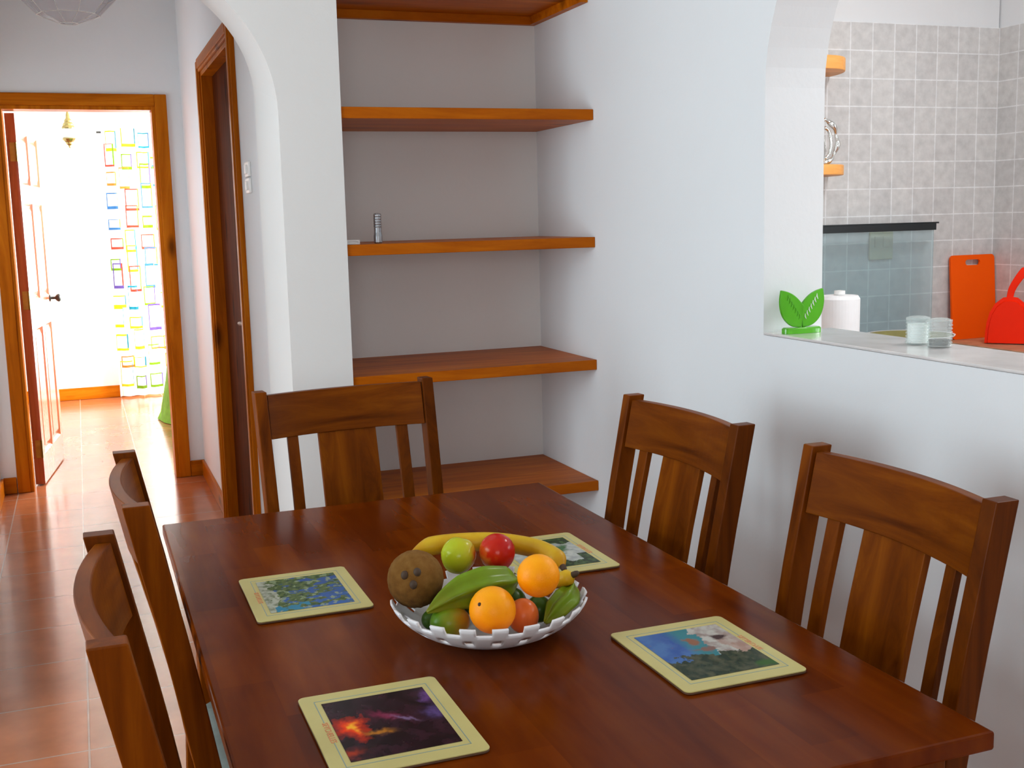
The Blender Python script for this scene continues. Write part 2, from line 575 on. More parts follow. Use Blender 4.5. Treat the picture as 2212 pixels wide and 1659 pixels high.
m = MB()
m.box(0.715, XR, YAB, YAB + 0.12, 0, ZC)
m.box(0.7155, 0.767, YAR, YAB, 0, ZC)
struct(m, 'wall_alcove', M['wall_warm'], 'white back wall of the shelf alcove')
m = MB()
m.box(-0.60, XC0, YAR, 5.25, 0, ZC)
m.box(-0.60, XC0, 6.25, YF, 0, ZC)
m.box(-0.60, XC0, 5.25, 6.25, 0, 0.95)
m.box(-0.60, XC0, 5.25, 6.25, 2.1, ZC)
struct(m, 'wall_corridor_left', M['wall'], 'white left wall of the corridor')
SD0, SD1, SDZ = 4.475, 5.520, 2.115     # side door opening
m = MB()
m.box(XC1, 0.715, YAR, SD0, 0, ZC)
m.box(XC1, 0.715, SD1, YF, 0, ZC)
m.box(XC1, 0.715, SD0, SD1, SDZ, ZC)
struct(m, 'wall_corridor_right', M['wall'], 'white right wall of the corridor around the closed dark door')
FD0, FD1, FDZ = -0.335, 0.451, 2.070    # bedroom door opening
m = MB()
m.box(-1.7, FD0, YF, YF + 0.12, 0, ZC)
m.box(FD1, 2.75, YF, YF + 0.12, 0, ZC)
m.box(FD0, FD1, YF, YF + 0.12, FDZ, ZC)
struct(m, 'wall_far', M['wall'], 'white wall at the corridor end around the open bedroom door')
# bedroom
m = MB()
m.box(-1.7, 0.45, YBB, YBB + 0.15, 0, ZC)
m.box(2.05, 2.75, YBB, YBB + 0.15, 0, ZC)
m.box(0.45, 2.05, YBB, YBB + 0.15, 2.1, ZC)
struct(m, 'wall_bedroom_back', M['wall'], 'bright white back wall of the bedroom beside the patterned curtain')
m = MB()
m.box(-1.75, -1.6, YF + 0.12, YBB, 0, ZC)
struct(m, 'wall_bedroom_left', M['wall'], 'white left wall of the bedroom behind the open door')
m = MB()
m.box(2.6, 2.75, YF + 0.12, 7.6, 0, ZC)
m.box(2.6, 2.75, 9.0, YBB, 0, ZC)
m.box(2.6, 2.75, 7.6, 9.0, 0, 0.9)
m.box(2.6, 2.75, 7.6, 9.0, 2.15, ZC)
struct(m, 'wall_bedroom_right', M['wall'], 'white right wall of the bedroom with a window')
# dining room left and rear
m = MB()
m.box(XL - 0.15, XL, YB, 0.7, 0, ZC)
m.box(XL - 0.15, XL, 2.8, YA, 0, ZC)
m.box(XL - 0.15, XL, 0.7, 2.8, 0, 0.4)
m.box(XL - 0.15, XL, 0.7, 2.8, 2.3, ZC)
struct(m, 'wall_left', M['wall'], 'white left wall of the dining room with a wide window')
m = MB()
m.box(XL - 0.15, -1.4, YB - 0.15, YB, 0, ZC)
m.box(0.2, 3.65, YB - 0.15, YB, 0, ZC)
m.box(-1.4, 0.2, YB - 0.15, YB, 0, 0.95)
m.box(-1.4, 0.2, YB - 0.15, YB, 2.2, ZC)
struct(m, 'wall_rear', M['wall'], 'white rear wall behind the viewer with an opening added for fill light')
# kitchen
m = MB()
m.box(1.77, XK, YK, YK + 0.12, 0, 2.12)
struct(m, 'wall_kitchen_back', M['ktile'], 'kitchen back wall covered in small grey beige square tiles')
m = MB()
m.box(1.77, XK, YK + 0.006, YK + 0.12, 2.12, ZC)
struct(m, 'wall_kitchen_back_top', M['wall'], 'plain white strip of wall above the kitchen tiles')
m = MB()
m.box(XK, XK + 0.15, 1.7, YK + 0.12, 0, 2.12)
m.box(XK, XK + 0.15, YB, 0.2, 0, 2.12)
m.box(XK, XK + 0.15, 0.2, 1.7, 0, 1.05)
struct(m, 'wall_kitchen_right', M['ktile_side'], 'tiled right wall of the kitchen')
m = MB()
m.box(XK + 0.006, XK + 0.15, YB, YK + 0.12, 2.12, ZC)
struct(m, 'wall_kitchen_right_top', M['wall'], 'white wall above the tiles on the kitchen right side')


def window(n, fix, pos, u0, u1, z0, z1, label, mull=1):
    root = empty('window_%d' % n, ((pos, u0, z0) if fix == 'x' else (u0, pos, z0)), label, 'window', kind='structure')
    off = root.location
    f = MB(off)

    def bx(mb, a, b, c, d, t):
        if fix == 'x':
            mb.box(pos - t, pos + t, a, b, c, d)
        else:
            mb.box(a, b, pos - t, pos + t, c, d)
    fw = 0.05
    bx(f, u0, u1, z0, z0 + fw, 0.03)
    bx(f, u0, u1, z1 - fw, z1, 0.03)
    bx(f, u0, u0 + fw, z0 + fw, z1 - fw, 0.03)
    bx(f, u1 - fw, u1, z0 + fw, z1 - fw, 0.03)
    for k in range(1, mull + 1):
        c = u0 + (u1 - u0) * k / (mull + 1)
        bx(f, c - 0.03, c + 0.03, z0 + fw, z1 - fw, 0.028)
    f.build('frame', M['pine_z'], root, bevel=0.003)
    g = MB(off)
    bx(g, u0 + fw, u1 - fw, z0 + fw, z1 - fw, 0.003)
    g.build('pane', M['pane'], root)
    return root


window(1, 'x', XL - 0.08, 0.7, 2.8, 0.4, 2.3, 'wide wooden framed window in the dining room left wall', 2)
window(2, 'y', YB - 0.08, -1.4, 0.2, 0.95, 2.2, 'unseen wooden framed window added in the rear wall for fill light', 1)  # unseen window added to let the rear fill in
window(3, 'y', YBB + 0.08, 0.45, 2.05, 0.0, 2.1, 'glazed door behind the bedroom curtain', 1)
window(4, 'x', 2.68, 7.6, 9.0, 0.9, 2.15, 'window in the bedroom right wall', 1)
window(5, 'x', XK + 0.08, 0.2, 1.7, 1.05, 2.119, 'window in the kitchen right wall', 1)
window(6, 'x', -0.54, 5.25, 6.25, 0.95, 2.1, 'window in the corridor left wall', 1)

# serving hatch sill
m = MB()
nseg = 30
front = [1.5945 + 0.0018 * noise.noise(Vector((k * 0.7, 0, 3))) for k in range(nseg + 1)]
rings = []
for k in range(nseg + 1):
    y = 0.725 + (2.448 - 0.725) * k / nseg
    rings.append([(front[k], y, 1.1135), (1.80, y, 1.1135), (1.80, y, 1.12), (front[k] + 0.001, y, 1.12)])
m.loft(rings)
tag(m.build('trim_hatch_sill', M['sill'], bevel=0.003), 'polished grey stone sill of the serving hatch', 'sill', kind='structure')


def baseboard(name, x0, x1, y0, y1, label, mat='pine_x', h=0.09):
    m = MB()
    m.box(x0, x1, y0, y1, 0.0005, h)
    tag(m.build(name, M[mat], bevel=0.004), label, 'baseboard', kind='structure')


baseboard('baseboard_corridor_end', 0.516, XC1, YF - 0.018, YF, 'short orange pine baseboard right of the bedroom door')
baseboard('baseboard_corridor_end_left', -0.468, -0.402, YF - 0.018, YF, 'short pine baseboard left of the bedroom door')
baseboard('baseboard_corridor_right', XC1 - 0.016, XC1, SD1 + 0.067, YF - 0.018, 'pine baseboard along the corridor right wall', 'pine_y')
baseboard('baseboard_bedroom_back', -1.6, 0.445, YBB - 0.02, YBB, 'orange pine baseboard under the bedroom back wall', h=0.10)
baseboard('baseboard_corridor_left', XC0, XC0 + 0.016, YAR, YF - 0.018, 'pine baseboard along the corridor left wall', 'pine_y')


# ------------------------------------------------------------------ doors
# bedroom door: frame + leaf swung into the bedroom
r = empty('door_1', (FD0, YF, 0), 'open panelled pine door of the bedroom with its orange frame', 'door', kind='structure')
o_ = r.location
m = MB(o_)
fw = 0.064
m.box(FD0 - fw, FD0, YF - 0.02, YF + 0.002, 0.001, FDZ + fw)
m.box(FD1, FD1 + fw, YF - 0.02, YF + 0.002, 0.001, FDZ + fw)
m.build('casing', M['pine_z'], r, bevel=0.004)
m = MB(o_)
m.box(FD0, FD1, YF - 0.0205, YF + 0.002, FDZ, FDZ + fw)
m.build('head_casing', M['pine_x'], r, bevel=0.004)
m = MB(o_)
m.box(FD0 - 0.001, FD0 + 0.018, YF - 0.012, YF + 0.13, 0.001, FDZ)
m.box(FD1 - 0.018, FD1 + 0.001, YF - 0.012, YF + 0.13, 0.001, FDZ)
m.box(FD0 + 0.018, FD1 - 0.018, YF - 0.012, YF + 0.13, FDZ - 0.02, FDZ)
m.build('jamb_lining', M['pine_z'], r, bevel=0.002)


def panel_door(W, H, T, mat_, parent, cols=((0.10, 0.5 - 0.035), (0.5 + 0.035, 0.90)), rows=((0.16, 0.86), (1.02, 1.56), (1.66, 1.94))):
    """leaf in local coords: x 0..W, thickness along y 0..T, with sunk panels on both faces"""
    m = MB()
    for side, (ya, yb) in enumerate(((0.0, 0.012), (T, T - 0.012))):
        xs = [0.0] + [q * W for c in cols for q in c] + [W]
        zs = [0.0] + [q for rr in rows for q in rr] + [H]
        for i in range(len(xs) - 1):
            for j in range(len(zs) - 1):
                if i % 2 == 1 and j % 2 == 1:
                    x0, x1, z0, z1 = xs[i], xs[i + 1], zs[j], zs[j + 1]
                    e, g = 0.014, 0.045
                    yc = ya + (yb - ya) * 0.25
                    L = [[(x0, ya, z0), (x1, ya, z0), (x1, ya, z1), (x0, ya, z1)],
                         [(x0 + e, yb, z0 + e), (x1 - e, yb, z0 + e), (x1 - e, yb, z1 - e), (x0 + e, yb, z1 - e)],
                         [(x0 + e * 1.6, yb, z0 + e * 1.6), (x1 - e * 1.6, yb, z0 + e * 1.6), (x1 - e * 1.6, yb, z1 - e * 1.6), (x0 + e * 1.6, yb, z1 - e * 1.6)],
                         [(x0 + g, yc, z0 + g), (x1 - g, yc, z0 + g), (x1 - g, yc, z1 - g), (x0 + g, yc, z1 - g)]]
                    for A, B in zip(L, L[1:]):
                        for k in range(4):
                            m.quad(A[k], A[(k + 1) % 4], B[(k + 1) % 4], B[k])
                    m.quad(*L[-1])
                else:
                    m.quad((xs[i], ya, zs[j]), (xs[i + 1], ya, zs[j]), (xs[i + 1], ya, zs[j + 1]), (xs[i], ya, zs[j + 1]))
    m.quad((0, 0, 0), (0, T, 0), (0, T, H), (0, 0, H))
    m.quad((W, 0, 0), (W, T, 0), (W, T, H), (W, 0, H))
    m.quad((0, 0, 0), (W, 0, 0), (W, T, 0), (0, T, 0))
    m.quad((0, 0, H), (W, 0, H), (W, T, H), (0, T, H))
    o = m.build('door_leaf', mat_, parent)
    bm = bmesh.new()
    bm.from_mesh(o.data)
    bmesh.ops.remove_doubles(bm, verts=bm.verts, dist=1e-5)
    bmesh.ops.recalc_face_normals(bm, faces=bm.faces)
    bm.to_mesh(o.data)
    bm.free()
    return o


leaf = panel_door(0.765, 2.035, 0.050, M['door_red'], r)
leaf.location = (0.071, 0.135, 0.008)
leaf.rotation_euler = (0, 0, math.radians(83))
for hz in (0.20, 1.03, 1.83):
    m = MB()
    m.tube([(-0.004, 0.004, hz - 0.05), (-0.004, 0.004, hz + 0.05)], 0.006, 8)
    m.box(-0.0015, 0.0, 0.004, 0.036, hz - 0.05, hz + 0.05)
    m.build('hinge', M['brass'], leaf)
for s, y in ((-1, 0.0), (1, 0.050)):
    m = MB()
    m.lathe((0, 0, 0), [(0.021, 0), (0.021, 0.004), (0.009, 0.006), (0.008, 0.03), (0.020, 0.04), (0.025, 0.052), (0.018, 0.062), (0.0005, 0.064)], 18)
    k = m.build('door_knob', M['dark_iron'], leaf, smooth=True)
    k.location = (0.705, y, 1.0)
    k.rotation_euler = (PI / 2 if s < 0 else -PI / 2, 0, 0)
# side door, closed, seen along the corridor
r = empty('door_2', (XC1, SD0, 0), 'closed dark wooden door in the corridor side wall with moulded pine frame', 'door', kind='structure')
o_ = r.location
m = MB(o_)
for (a, b) in ((SD0 - 0.066, SD0), (SD1, SD1 + 0.066)):
    m.box(XC1 - 0.020, XC1 + 0.002, a, b, 0.001, SDZ + 0.066)
    m.box(XC1 - 0.026, XC1 - 0.018, a + 0.012, b - 0.012, 0.001, SDZ + 0.05)
m.build('casing', M['pine_z'], r, bevel=0.004)
m = MB(o_)
m.box(XC1 - 0.020, XC1 + 0.002, SD0, SD1, SDZ, SDZ + 0.066)
m.box(XC1 - 0.026, XC1 - 0.018, SD0, SD1, SDZ + 0.012, SDZ + 0.052)
m.build('head_casing', M['pine_y'], r, bevel=0.004)
m = MB(o_)
m.box(XC1 - 0.010, XC1 + 0.115, SD0 - 0.001, SD0 + 0.018, 0.001, SDZ)
m.box(XC1 - 0.010, XC1 + 0.115, SD1 - 0.018, SD1 + 0.001, 0.001, SDZ)
m.box(XC1 - 0.010, XC1 + 0.115, SD0 + 0.018, SD1 - 0.018, SDZ - 0.02, SDZ)
m.build('jamb_lining', M['pine_z'], r, bevel=0.002)
m = MB(o_)
m.box(XC1 + 0.040, XC1 + 0.080, SD0 + 0.018, SD1 - 0.018, 0.008, SDZ - 0.02)
leaf = m.build('door_leaf', M['door_dark'], r, bevel=0.002)
m = MB(o_)
m.box(XC1 + 0.036, XC1 + 0.041, 4.56, 4.60, 0.90, 1.08)
m.tube([(XC1 + 0.037, 4.58, 1.03), (XC1 + 0.0, 4.58, 1.03), (XC1 - 0.004, 4.64, 1.03), (XC1 - 0.004, 4.70, 1.025)], 0.008, 8)
m.build('door_handle', M['dark_iron'], leaf)

# light switches on corridor wall
for i, (z, lab) in enumerate(((1.615, 'upper of two white light switches on the corridor wall'), (1.557, 'lower of two white light switches on the corridor wall'))):
    r = empty('light_switch', (XC1, 4.205, z), lab, 'light switch', 'light switches by the side door')
    m = MB(r.location)
    m.box(XC1 - 0.010, XC1 - 0.0002, 4.16, 4.25, z - 0.0265, z + 0.0265)
    m.build('plate', M['white_plastic'], r, bevel=0.003)
    m = MB(r.location)
    m.box(XC1 - 0.016, XC1 - 0.009, 4.19, 4.22, z - 0.016, z + 0.016)
    m.build('rocker', M['white_plastic'], r, bevel=0.002)

# ------------------------------------------------------------------ shelves
shelves = [(2.163, 'topmost brown wooden shelf cut off by the photo edge', 0.033, 3.30),
           (1.762, 'second wooden shelf from the top, its underside visible'),
           (1.351, 'middle wooden shelf carrying the small grey torch'),
           (0.944, 'wooden shelf just above the far dining chair'),
           (0.530, 'lowest wooden shelf right behind the dining table')]
for i, s in enumerate(shelves):
    z, lab = s[0], s[1]
    y0 = 3.445 if i else 3.445
    m = MB((0.767, y0, z - 0.034))
    m.box(0.7675, XR - 0.0005, y0, YAB - 0.0005, z - 0.034, z)
    o = m.build('wall_shelf', M['shelf'], bevel=0.002)
    o.location = (0.767, y0, z - 0.034)
    tag(o, lab, 'shelf', 'wooden shelves in the alcove')
    if i < 2:
        for nm, bxx in (('back_batten', (0.768, XR - 0.001, YAB - 0.026, YAB - 0.001, z - 0.062, z - 0.034)),
                        ('side_batten', (XR - 0.026, XR - 0.001, y0 + 0.03, YAB - 0.026, z - 0.062, z - 0.034))):
            if i == 1:
                continue
            mm = MB((0.767, y0, z - 0.034))
            mm.box(*bxx)
            mm.build(nm, M['shelf'], o)

# torch standing on the middle shelf
zc = 1.351
r = empty('torch', (0.884, 3.52, zc), 'small grey ribbed metal torch standing on the middle shelf', 'torch')
m = MB(r.location)
m.lathe((0.884, 3.52, zc), [(0.0115, 0.001), (0.0135, 0.004), (0.0135, 0.022), (0.0118, 0.034), (0.0118, 0.05)], 24)
m.build('head', M['metal'], r)
m = MB(r.location)
pr = []
for k in range(5):
    z = 0.0505 + k * 0.0082
    pr += [(0.0112, z), (0.0122, z + 0.0015), (0.0122, z + 0.006), (0.0112, z + 0.0075)]
m.lathe((0.884, 3.52, zc), pr + [(0.0105, 0.0925), (0.006, 0.094)], 24)
m.build('barrel', M['metal'], r)
# small white open frame lying at the left end
r = empty('white_box', (0.79, 3.50, zc), 'tiny white box frame at the left end of the middle shelf', 'box')
m = MB(r.location)
m.box(0.770, 0.816, 3.480, 3.484, zc + 0.0005, zc + 0.004)
m.box(0.770, 0.816, 3.480, 3.484, zc + 0.010, zc + 0.014)
m.box(0.811, 0.816, 3.480, 3.484, zc + 0.004, zc + 0.010)
m.box(0.770, 0.816, 3.484, 3.520, zc + 0.0005, zc + 0.0135)
m.build('casing', M['white_plastic'], r)

# ------------------------------------------------------------------ dining table
TX0, TX1, TY0, TY1, TZ = 0.134, 1.060, 1.085, 2.647, 0.75
r = empty('dining_table', ((TX0 + TX1) / 2, (TY0 + TY1) / 2, 0), 'large reddish brown wooden dining table with the fruit bowl on it', 'table')
m = MB(r.location)
m.box(TX0, TX1, TY0, TY1, TZ - 0.026, TZ)
m.build('tabletop', M['table'], r, bevel=0.004)
m = MB(r.location)
ins = 0.075
m.box(TX0 + ins, TX1 - ins, TY0 + ins - 0.02, TY0 + ins, TZ - 0.11, TZ - 0.026)
m.box(TX0 + ins, TX1 - ins, TY1 - ins, TY1 - ins + 0.02, TZ - 0.11, TZ - 0.026)
m.box(TX0 + ins - 0.02, TX0 + ins, TY0 + ins, TY1 - ins, TZ - 0.11, TZ - 0.026)
m.box(TX1 - ins, TX1 - ins + 0.02, TY0 + ins, TY1 - ins, TZ - 0.11, TZ - 0.026)
m.build('apron', M['chair_y'], r, bevel=0.002)
for x in (TX0 + 0.085, TX1 - 0.085):
    for y in (TY0 + 0.073, TY1 - 0.073):
        m = MB(r.location)
        rings = []
        for z, h in ((0.0, 0.028), (0.55, 0.034), (0.64, 0.038), (TZ - 0.027, 0.038)):
            rings.append([(x - h, y - h, z), (x + h, y - h, z), (x + h, y + h, z), (x - h, y + h, z)])
        m.loft(rings)
        m.build('leg', M['chair_z'], r, bevel=0.003)


# ------------------------------------------------------------------ dining chairs (local: seat towards +y, back at y=0)
def lean(z):
    P = [(-0.01, -0.045), (0.25, -0.014), (0.45, -0.004), (0.60, -0.028), (0.75, -0.053), (1.0, -0.1025)]
    for (z0, a), (z1, b) in zip(P, P[1:]):
        if z <= z1:
            t = (z - z0) / (z1 - z0)
            return a + (b - a) * t
    return P[-1][1]


def bulge(x):
    return -0.029 * (1 - (x / 0.212) ** 2)


HW = 0.2375


def make_chair(label):
    t = empty('dining_chair', (0, 0, 0), label, 'chair', 'brown wooden dining chairs round the table')
    for s in (-1, 1):
        m = MB()
        rings = []
        for k in range(15):
            z = 1.0 * k / 14
            y = lean(z)
            xo = s * (HW - 0.016 + (0.004 if z > 0.5 else 0) - 0.010 * (1 - z))
            hx, hy = 0.0150, 0.0205
            rings.append([(xo - hx, y - hy, z), (xo + hx, y - hy, z), (xo + hx, y + hy, z), (xo - hx, y + hy, z)])
        m.loft(rings)
        m.build('back_post', M['chair_z'], t, bevel=0.002)
    # curved top rail
    m = MB()
    rings = []
    for k in range(25):
        x = -0.208 + 0.416 * k / 24
        b = bulge(x)
        th = 0.0105
        z0, z1 = 0.880, 0.990
        ring = []
        for (dy, z) in ((-th, z0), (th, z0), (th, z1), (-th, z1)):
            ring.append((x, lean(z) + b + dy + 0.004, z))
        rings.append(ring)
    m.loft(rings)
    m.build('top_rail', M['chair_x'], t, bevel=0.002)
    # lower rail just above the seat
    m = MB()
    rings = []
    for k in range(17):
        x = -0.206 + 0.412 * k / 16
        b = bulge(x) * 0.5
        rings.append([(x, lean(z) + b + dy, z) for (dy, z) in ((-0.010, 0.50), (0.010, 0.50), (0.010, 0.545), (-0.010, 0.545))])
    m.loft(rings)
    m.build('lower_rail', M['chair_x'], t, bevel=0.002)

    def slat(x0, x1, nm, th=0.007, n=6):
        m = MB()
        rings = []
        for j in range(9):
            f = j / 8
            z = 0.54 + (0.885 - 0.54) * f
            front, back = [], []
            for k in range(n + 1):
                x = x0 + (x1 - x0) * k / n
                y = lean(z) + bulge(x) * (0.5 + 0.5 * f) + 0.002
                front.append((x, y + th, z))
                back.append((x, y - th, z))
            rings.append(front + back[::-1])
        m.loft(rings)
        m.build(nm, M['chair_z'], t, bevel=0.0015)
    slat(-0.078, 0.078, 'splat', n=8)
    slat(-0.163, -0.134, 'slat', n=2)
    slat(0.134, 0.163, 'slat', n=2)
    # seat frame and cushion
    m = MB()
    m.box(-0.215, 0.215, 0.0, 0.40, 0.385, 0.440)
    m.build('seat_frame', M['chair_x'], t, bevel=0.003)
    m = MB()
    rings = []
    for z, e in ((0.438, 0.006), (0.452, -0.006), (0.470, -0.008), (0.484, 0.002), (0.492, 0.03)):
        x0, x1, y0, y1 = -0.215 + e, 0.215 - e, -0.004 + e, 0.425 - e
        c = 0.03
        rings.append([(x0 + c, y0, z), (x1 - c, y0, z), (x1, y0 + c, z), (x1, y1 - c, z), (x1 - c, y1, z), (x0 + c, y1, z), (x0, y1 - c, z), (x0, y0 + c, z)])
    m.loft(rings)
    m.build('seat_cushion', M['cushion'], t, smooth=False, bevel=0.004)
    for s in (-1, 1):
        m = MB()
        x = s * 0.195
        rings = []
        for z, h in ((0.0, 0.014), (0.38, 0.019), (0.386, 0.019)):
            rings.append([(x - h, 0.385 - h, z), (x + h, 0.385 - h, z), (x + h, 0.385 + h, z), (x - h, 0.385 + h, z)])
        m.loft(rings)
        m.build('leg', M['chair_z'], t, bevel=0.002)
        m = MB()
        m.box(x - 0.009, x + 0.009, -0.015, 0.37, 0.20, 0.225)
        m.build('stretcher', M['chair_y'], t, bevel=0.002)
    return t


ch = make_chair('dining chair alone at the far table end, in front of the shelves')
ch.location = (0.637, 2.8235, 0)
ch.rotation_euler = (0, 0, PI + math.radians(5))
specs = [((1.1115, 2.168), 90 + 2, 'wall side dining chair farther from the viewer, next to the shelf alcove'),
         ((1.1245, 1.486), 90 - 1, 'dining chair on the wall side standing nearest the viewer under the hatch'),
         ((0.1565, 2.025), -90, 'left side dining chair farther away, near the corridor arch'),
         ((0.1005, 1.425), -90, 'left side dining chair nearest the viewer, cut off by the photo bottom')]
for (x, y), rz, lab in specs:
    c = copy_tree(ch)
    c.location = (x, y, 0)
    c.rotation_euler = (0, 0, math.radians(rz))
    c['label'] = lab


# ------------------------------------------------------------------ placemats
def nz(x, y, s, o=0.0):
    return noise.fractal(Vector((x * s, y * s, o)), 1.0, 2.0, 4)


def lerp(a, b, t):
    t = max(0.0, min(1.0, t))
    return tuple(p + (q - p) * t for p, q in zip(a, b))


def blob(u, v, cu, cv, ru, rv, k=2.0):
    return math.exp(-k * (((u - cu) / ru) ** 2 + ((v - cv) / rv) ** 2))


def pic_sunset(u, v):   # v from the far edge down
    u, v = u + 0.07 * nz(u, v, 5, 3) + 0.03 * nz(u, v, 22, 1), v + 0.07 * nz(u, v, 5, 9) + 0.03 * nz(u, v, 22, 5)
    c = lerp((0.012, 0.006, 0.008), (0.035, 0.012, 0.02), nz(u, v, 6) + 0.4)
    c = lerp(c, (0.85, 0.04, 0.0), 1.3 * blob(u, v, 0.16, 0.50, 0.17, 0.22) + 0.2 * nz(u, v, 14))if blob(u, v, 0.16, 0.50, 0.17, 0.22) > 0.1 else c
    c = lerp(c, (1.0, 0.45, 0.02), 1.4 * blob(u, v, 0.19, 0.50, 0.05, 0.10))
    c = lerp(c, (0.45, 0.17, 0.015), 1.1 * blob(u, v - 0.18 * (u - 0.35), 0.36, 0.62, 0.15, 0.05))
    c = lerp(c, (0.20, 0.02, 0.06), 1.1 * blob(u, v - 0.5 * (u - 0.5), 0.52, 0.38, 0.20, 0.09))
    c = lerp(c, (0.22, 0.15, 0.30), 0.9 * blob(u, v - 0.6 * (u - 0.6), 0.66, 0.44, 0.12, 0.04))
    c = lerp(c, (0.10, 0.06, 0.20), 1.0 * blob(u, v, 0.95, 0.45, 0.12, 0.12))
    c = lerp(c, (0.14, 0.06, 0.22), 1.0 * blob(u, v, 0.98, 0.16, 0.06, 0.14))
    c = lerp(c, (0.42, 0.04, 0.01), 0.9 * blob(u, v, 0.04, 0.90, 0.16, 0.07))
    return c


def pic_coast(u, v):
    u, v = u + 0.02 * nz(u, v, 20, 1), v + 0.02 * nz(u, v, 20, 5)
    c = lerp((0.025, 0.085, 0.33), (0.06, 0.16, 0.40), nz(u, v, 4) + 0.5)
    if u > 0.30 + 0.10 * v:
        c = lerp(c, (0.03, 0.20, 0.24), (u - 0.30) * 6)
    if u > 0.62 + 0.12 * nz(u, v, 6) and v < 0.75:
        c = lerp((0.50, 0.50, 0.46), (0.28, 0.22, 0.20), nz(u, v, 9, 4) + 0.4)
    if u > 0.80 - 0.1 * nz(u, v, 3):
        c = lerp(c, (0.42, 0.24, 0.18), 0.8 * max(0, v - 0.15) * 2)
    c = lerp(c, (0.05, 0.025, 0.025), 3 * blob(u, v, 0.83, 0.27, 0.12, 0.09) - 0.8 + 1.0 * nz(u, v, 10))
    c = lerp(c, (0.26, 0.11, 0.06), 3 * blob(u, v, 0.50, 0.28, 0.09, 0.12) - 0.8 + 1.2 * nz(u, v, 10, 2))
    c = lerp(c, (0.20, 0.11, 0.09), 3 * blob(u, v, 0.55, 0.48, 0.16, 0.06) - 0.8 + 1.2 * nz(u, v, 12, 5))
    edge = 0.60 + 0.12 * nz(u, v, 7, 9) - 0.04 * math.sin(u * 5)
    if v > edge:
        c = lerp((0.012, 0.028, 0.012), (0.07, 0.075, 0.04), nz(u, v, 11, 1) + 0.4)
    c = lerp(c, (0.03, 0.10, 0.012), 2 * blob(u, v, 0.92, 0.93, 0.22, 0.1) - 0.5)
    return c


def pic_palms(u, v):
    c = lerp((0.02, 0.07, 0.25), (0.03, 0.11, 0.36), v)
    g = nz(u, v * 1.6, 6, 2) + 0.75 - 0.85 * u - 0.1 * v
    if g > 0.15 or nz(u * 0.5, v * 3, 6, 8) + 0.35 * (1 - v) > 0.42:
        c = lerp((0.02, 0.06, 0.015), (0.11, 0.16, 0.04), nz(u, v, 16, 3) + 0.5)
    if nz(u, v, 12, 6) > 0.35:
        c = lerp(c, (0.28, 0.36, 0.20), 0.7)
    if u < 0.14 + 0.10 * nz(u, v, 9, 1):
        c = lerp((0.42, 0.45, 0.36), (0.10, 0.14, 0.07), nz(u, v, 14, 7) + 0.25)
    if v > 0.8 and 0.08 < u < 0.5 and nz(u, v, 7, 11) > -0.1:
        c = (0.02, 0.20, 0.33)
    return c


def pic_waterfall(u, v):
    c = lerp((0.33, 0.36, 0.35), (0.50, 0.54, 0.50), nz(u, v, 7) + 0.5)
    if v < 0.20 + 0.06 * nz(u, v, 5, 3):
        c = lerp((0.012, 0.03, 0.012), (0.05, 0.10, 0.03), nz(u, v, 14) + 0.4)
    c = lerp(c, (0.06, 0.15, 0.06), 2.2 * blob(u, v, 0.72, 0.38, 0.20, 0.14) - 0.4 + nz(u, v, 9, 6))
    if v > 0.84 + 0.08 * nz(u, v, 6, 8) or (u > 0.86 and v > 0.62):
        c = lerp((0.015, 0.035, 0.015), (0.07, 0.12, 0.05), nz(u, v, 12, 2) + 0.4)
    return c


def text_mesh(txt, size):
    cu = bpy.data.curves.new('lettering_curve', 'FONT')
    cu.body = txt
    cu.size = size
    cu.align_x = 'CENTER'
    cu.align_y = 'CENTER'
    cu.extrude = 0.0002
    o = bpy.data.objects.new('tmp', cu)
    COL.objects.link(o)
    dg = bpy.context.evaluated_depsgraph_get()
    me = bpy.data.meshes.new_from_object(o.evaluated_get(dg))
    bpy.data.objects.remove(o)
    return me


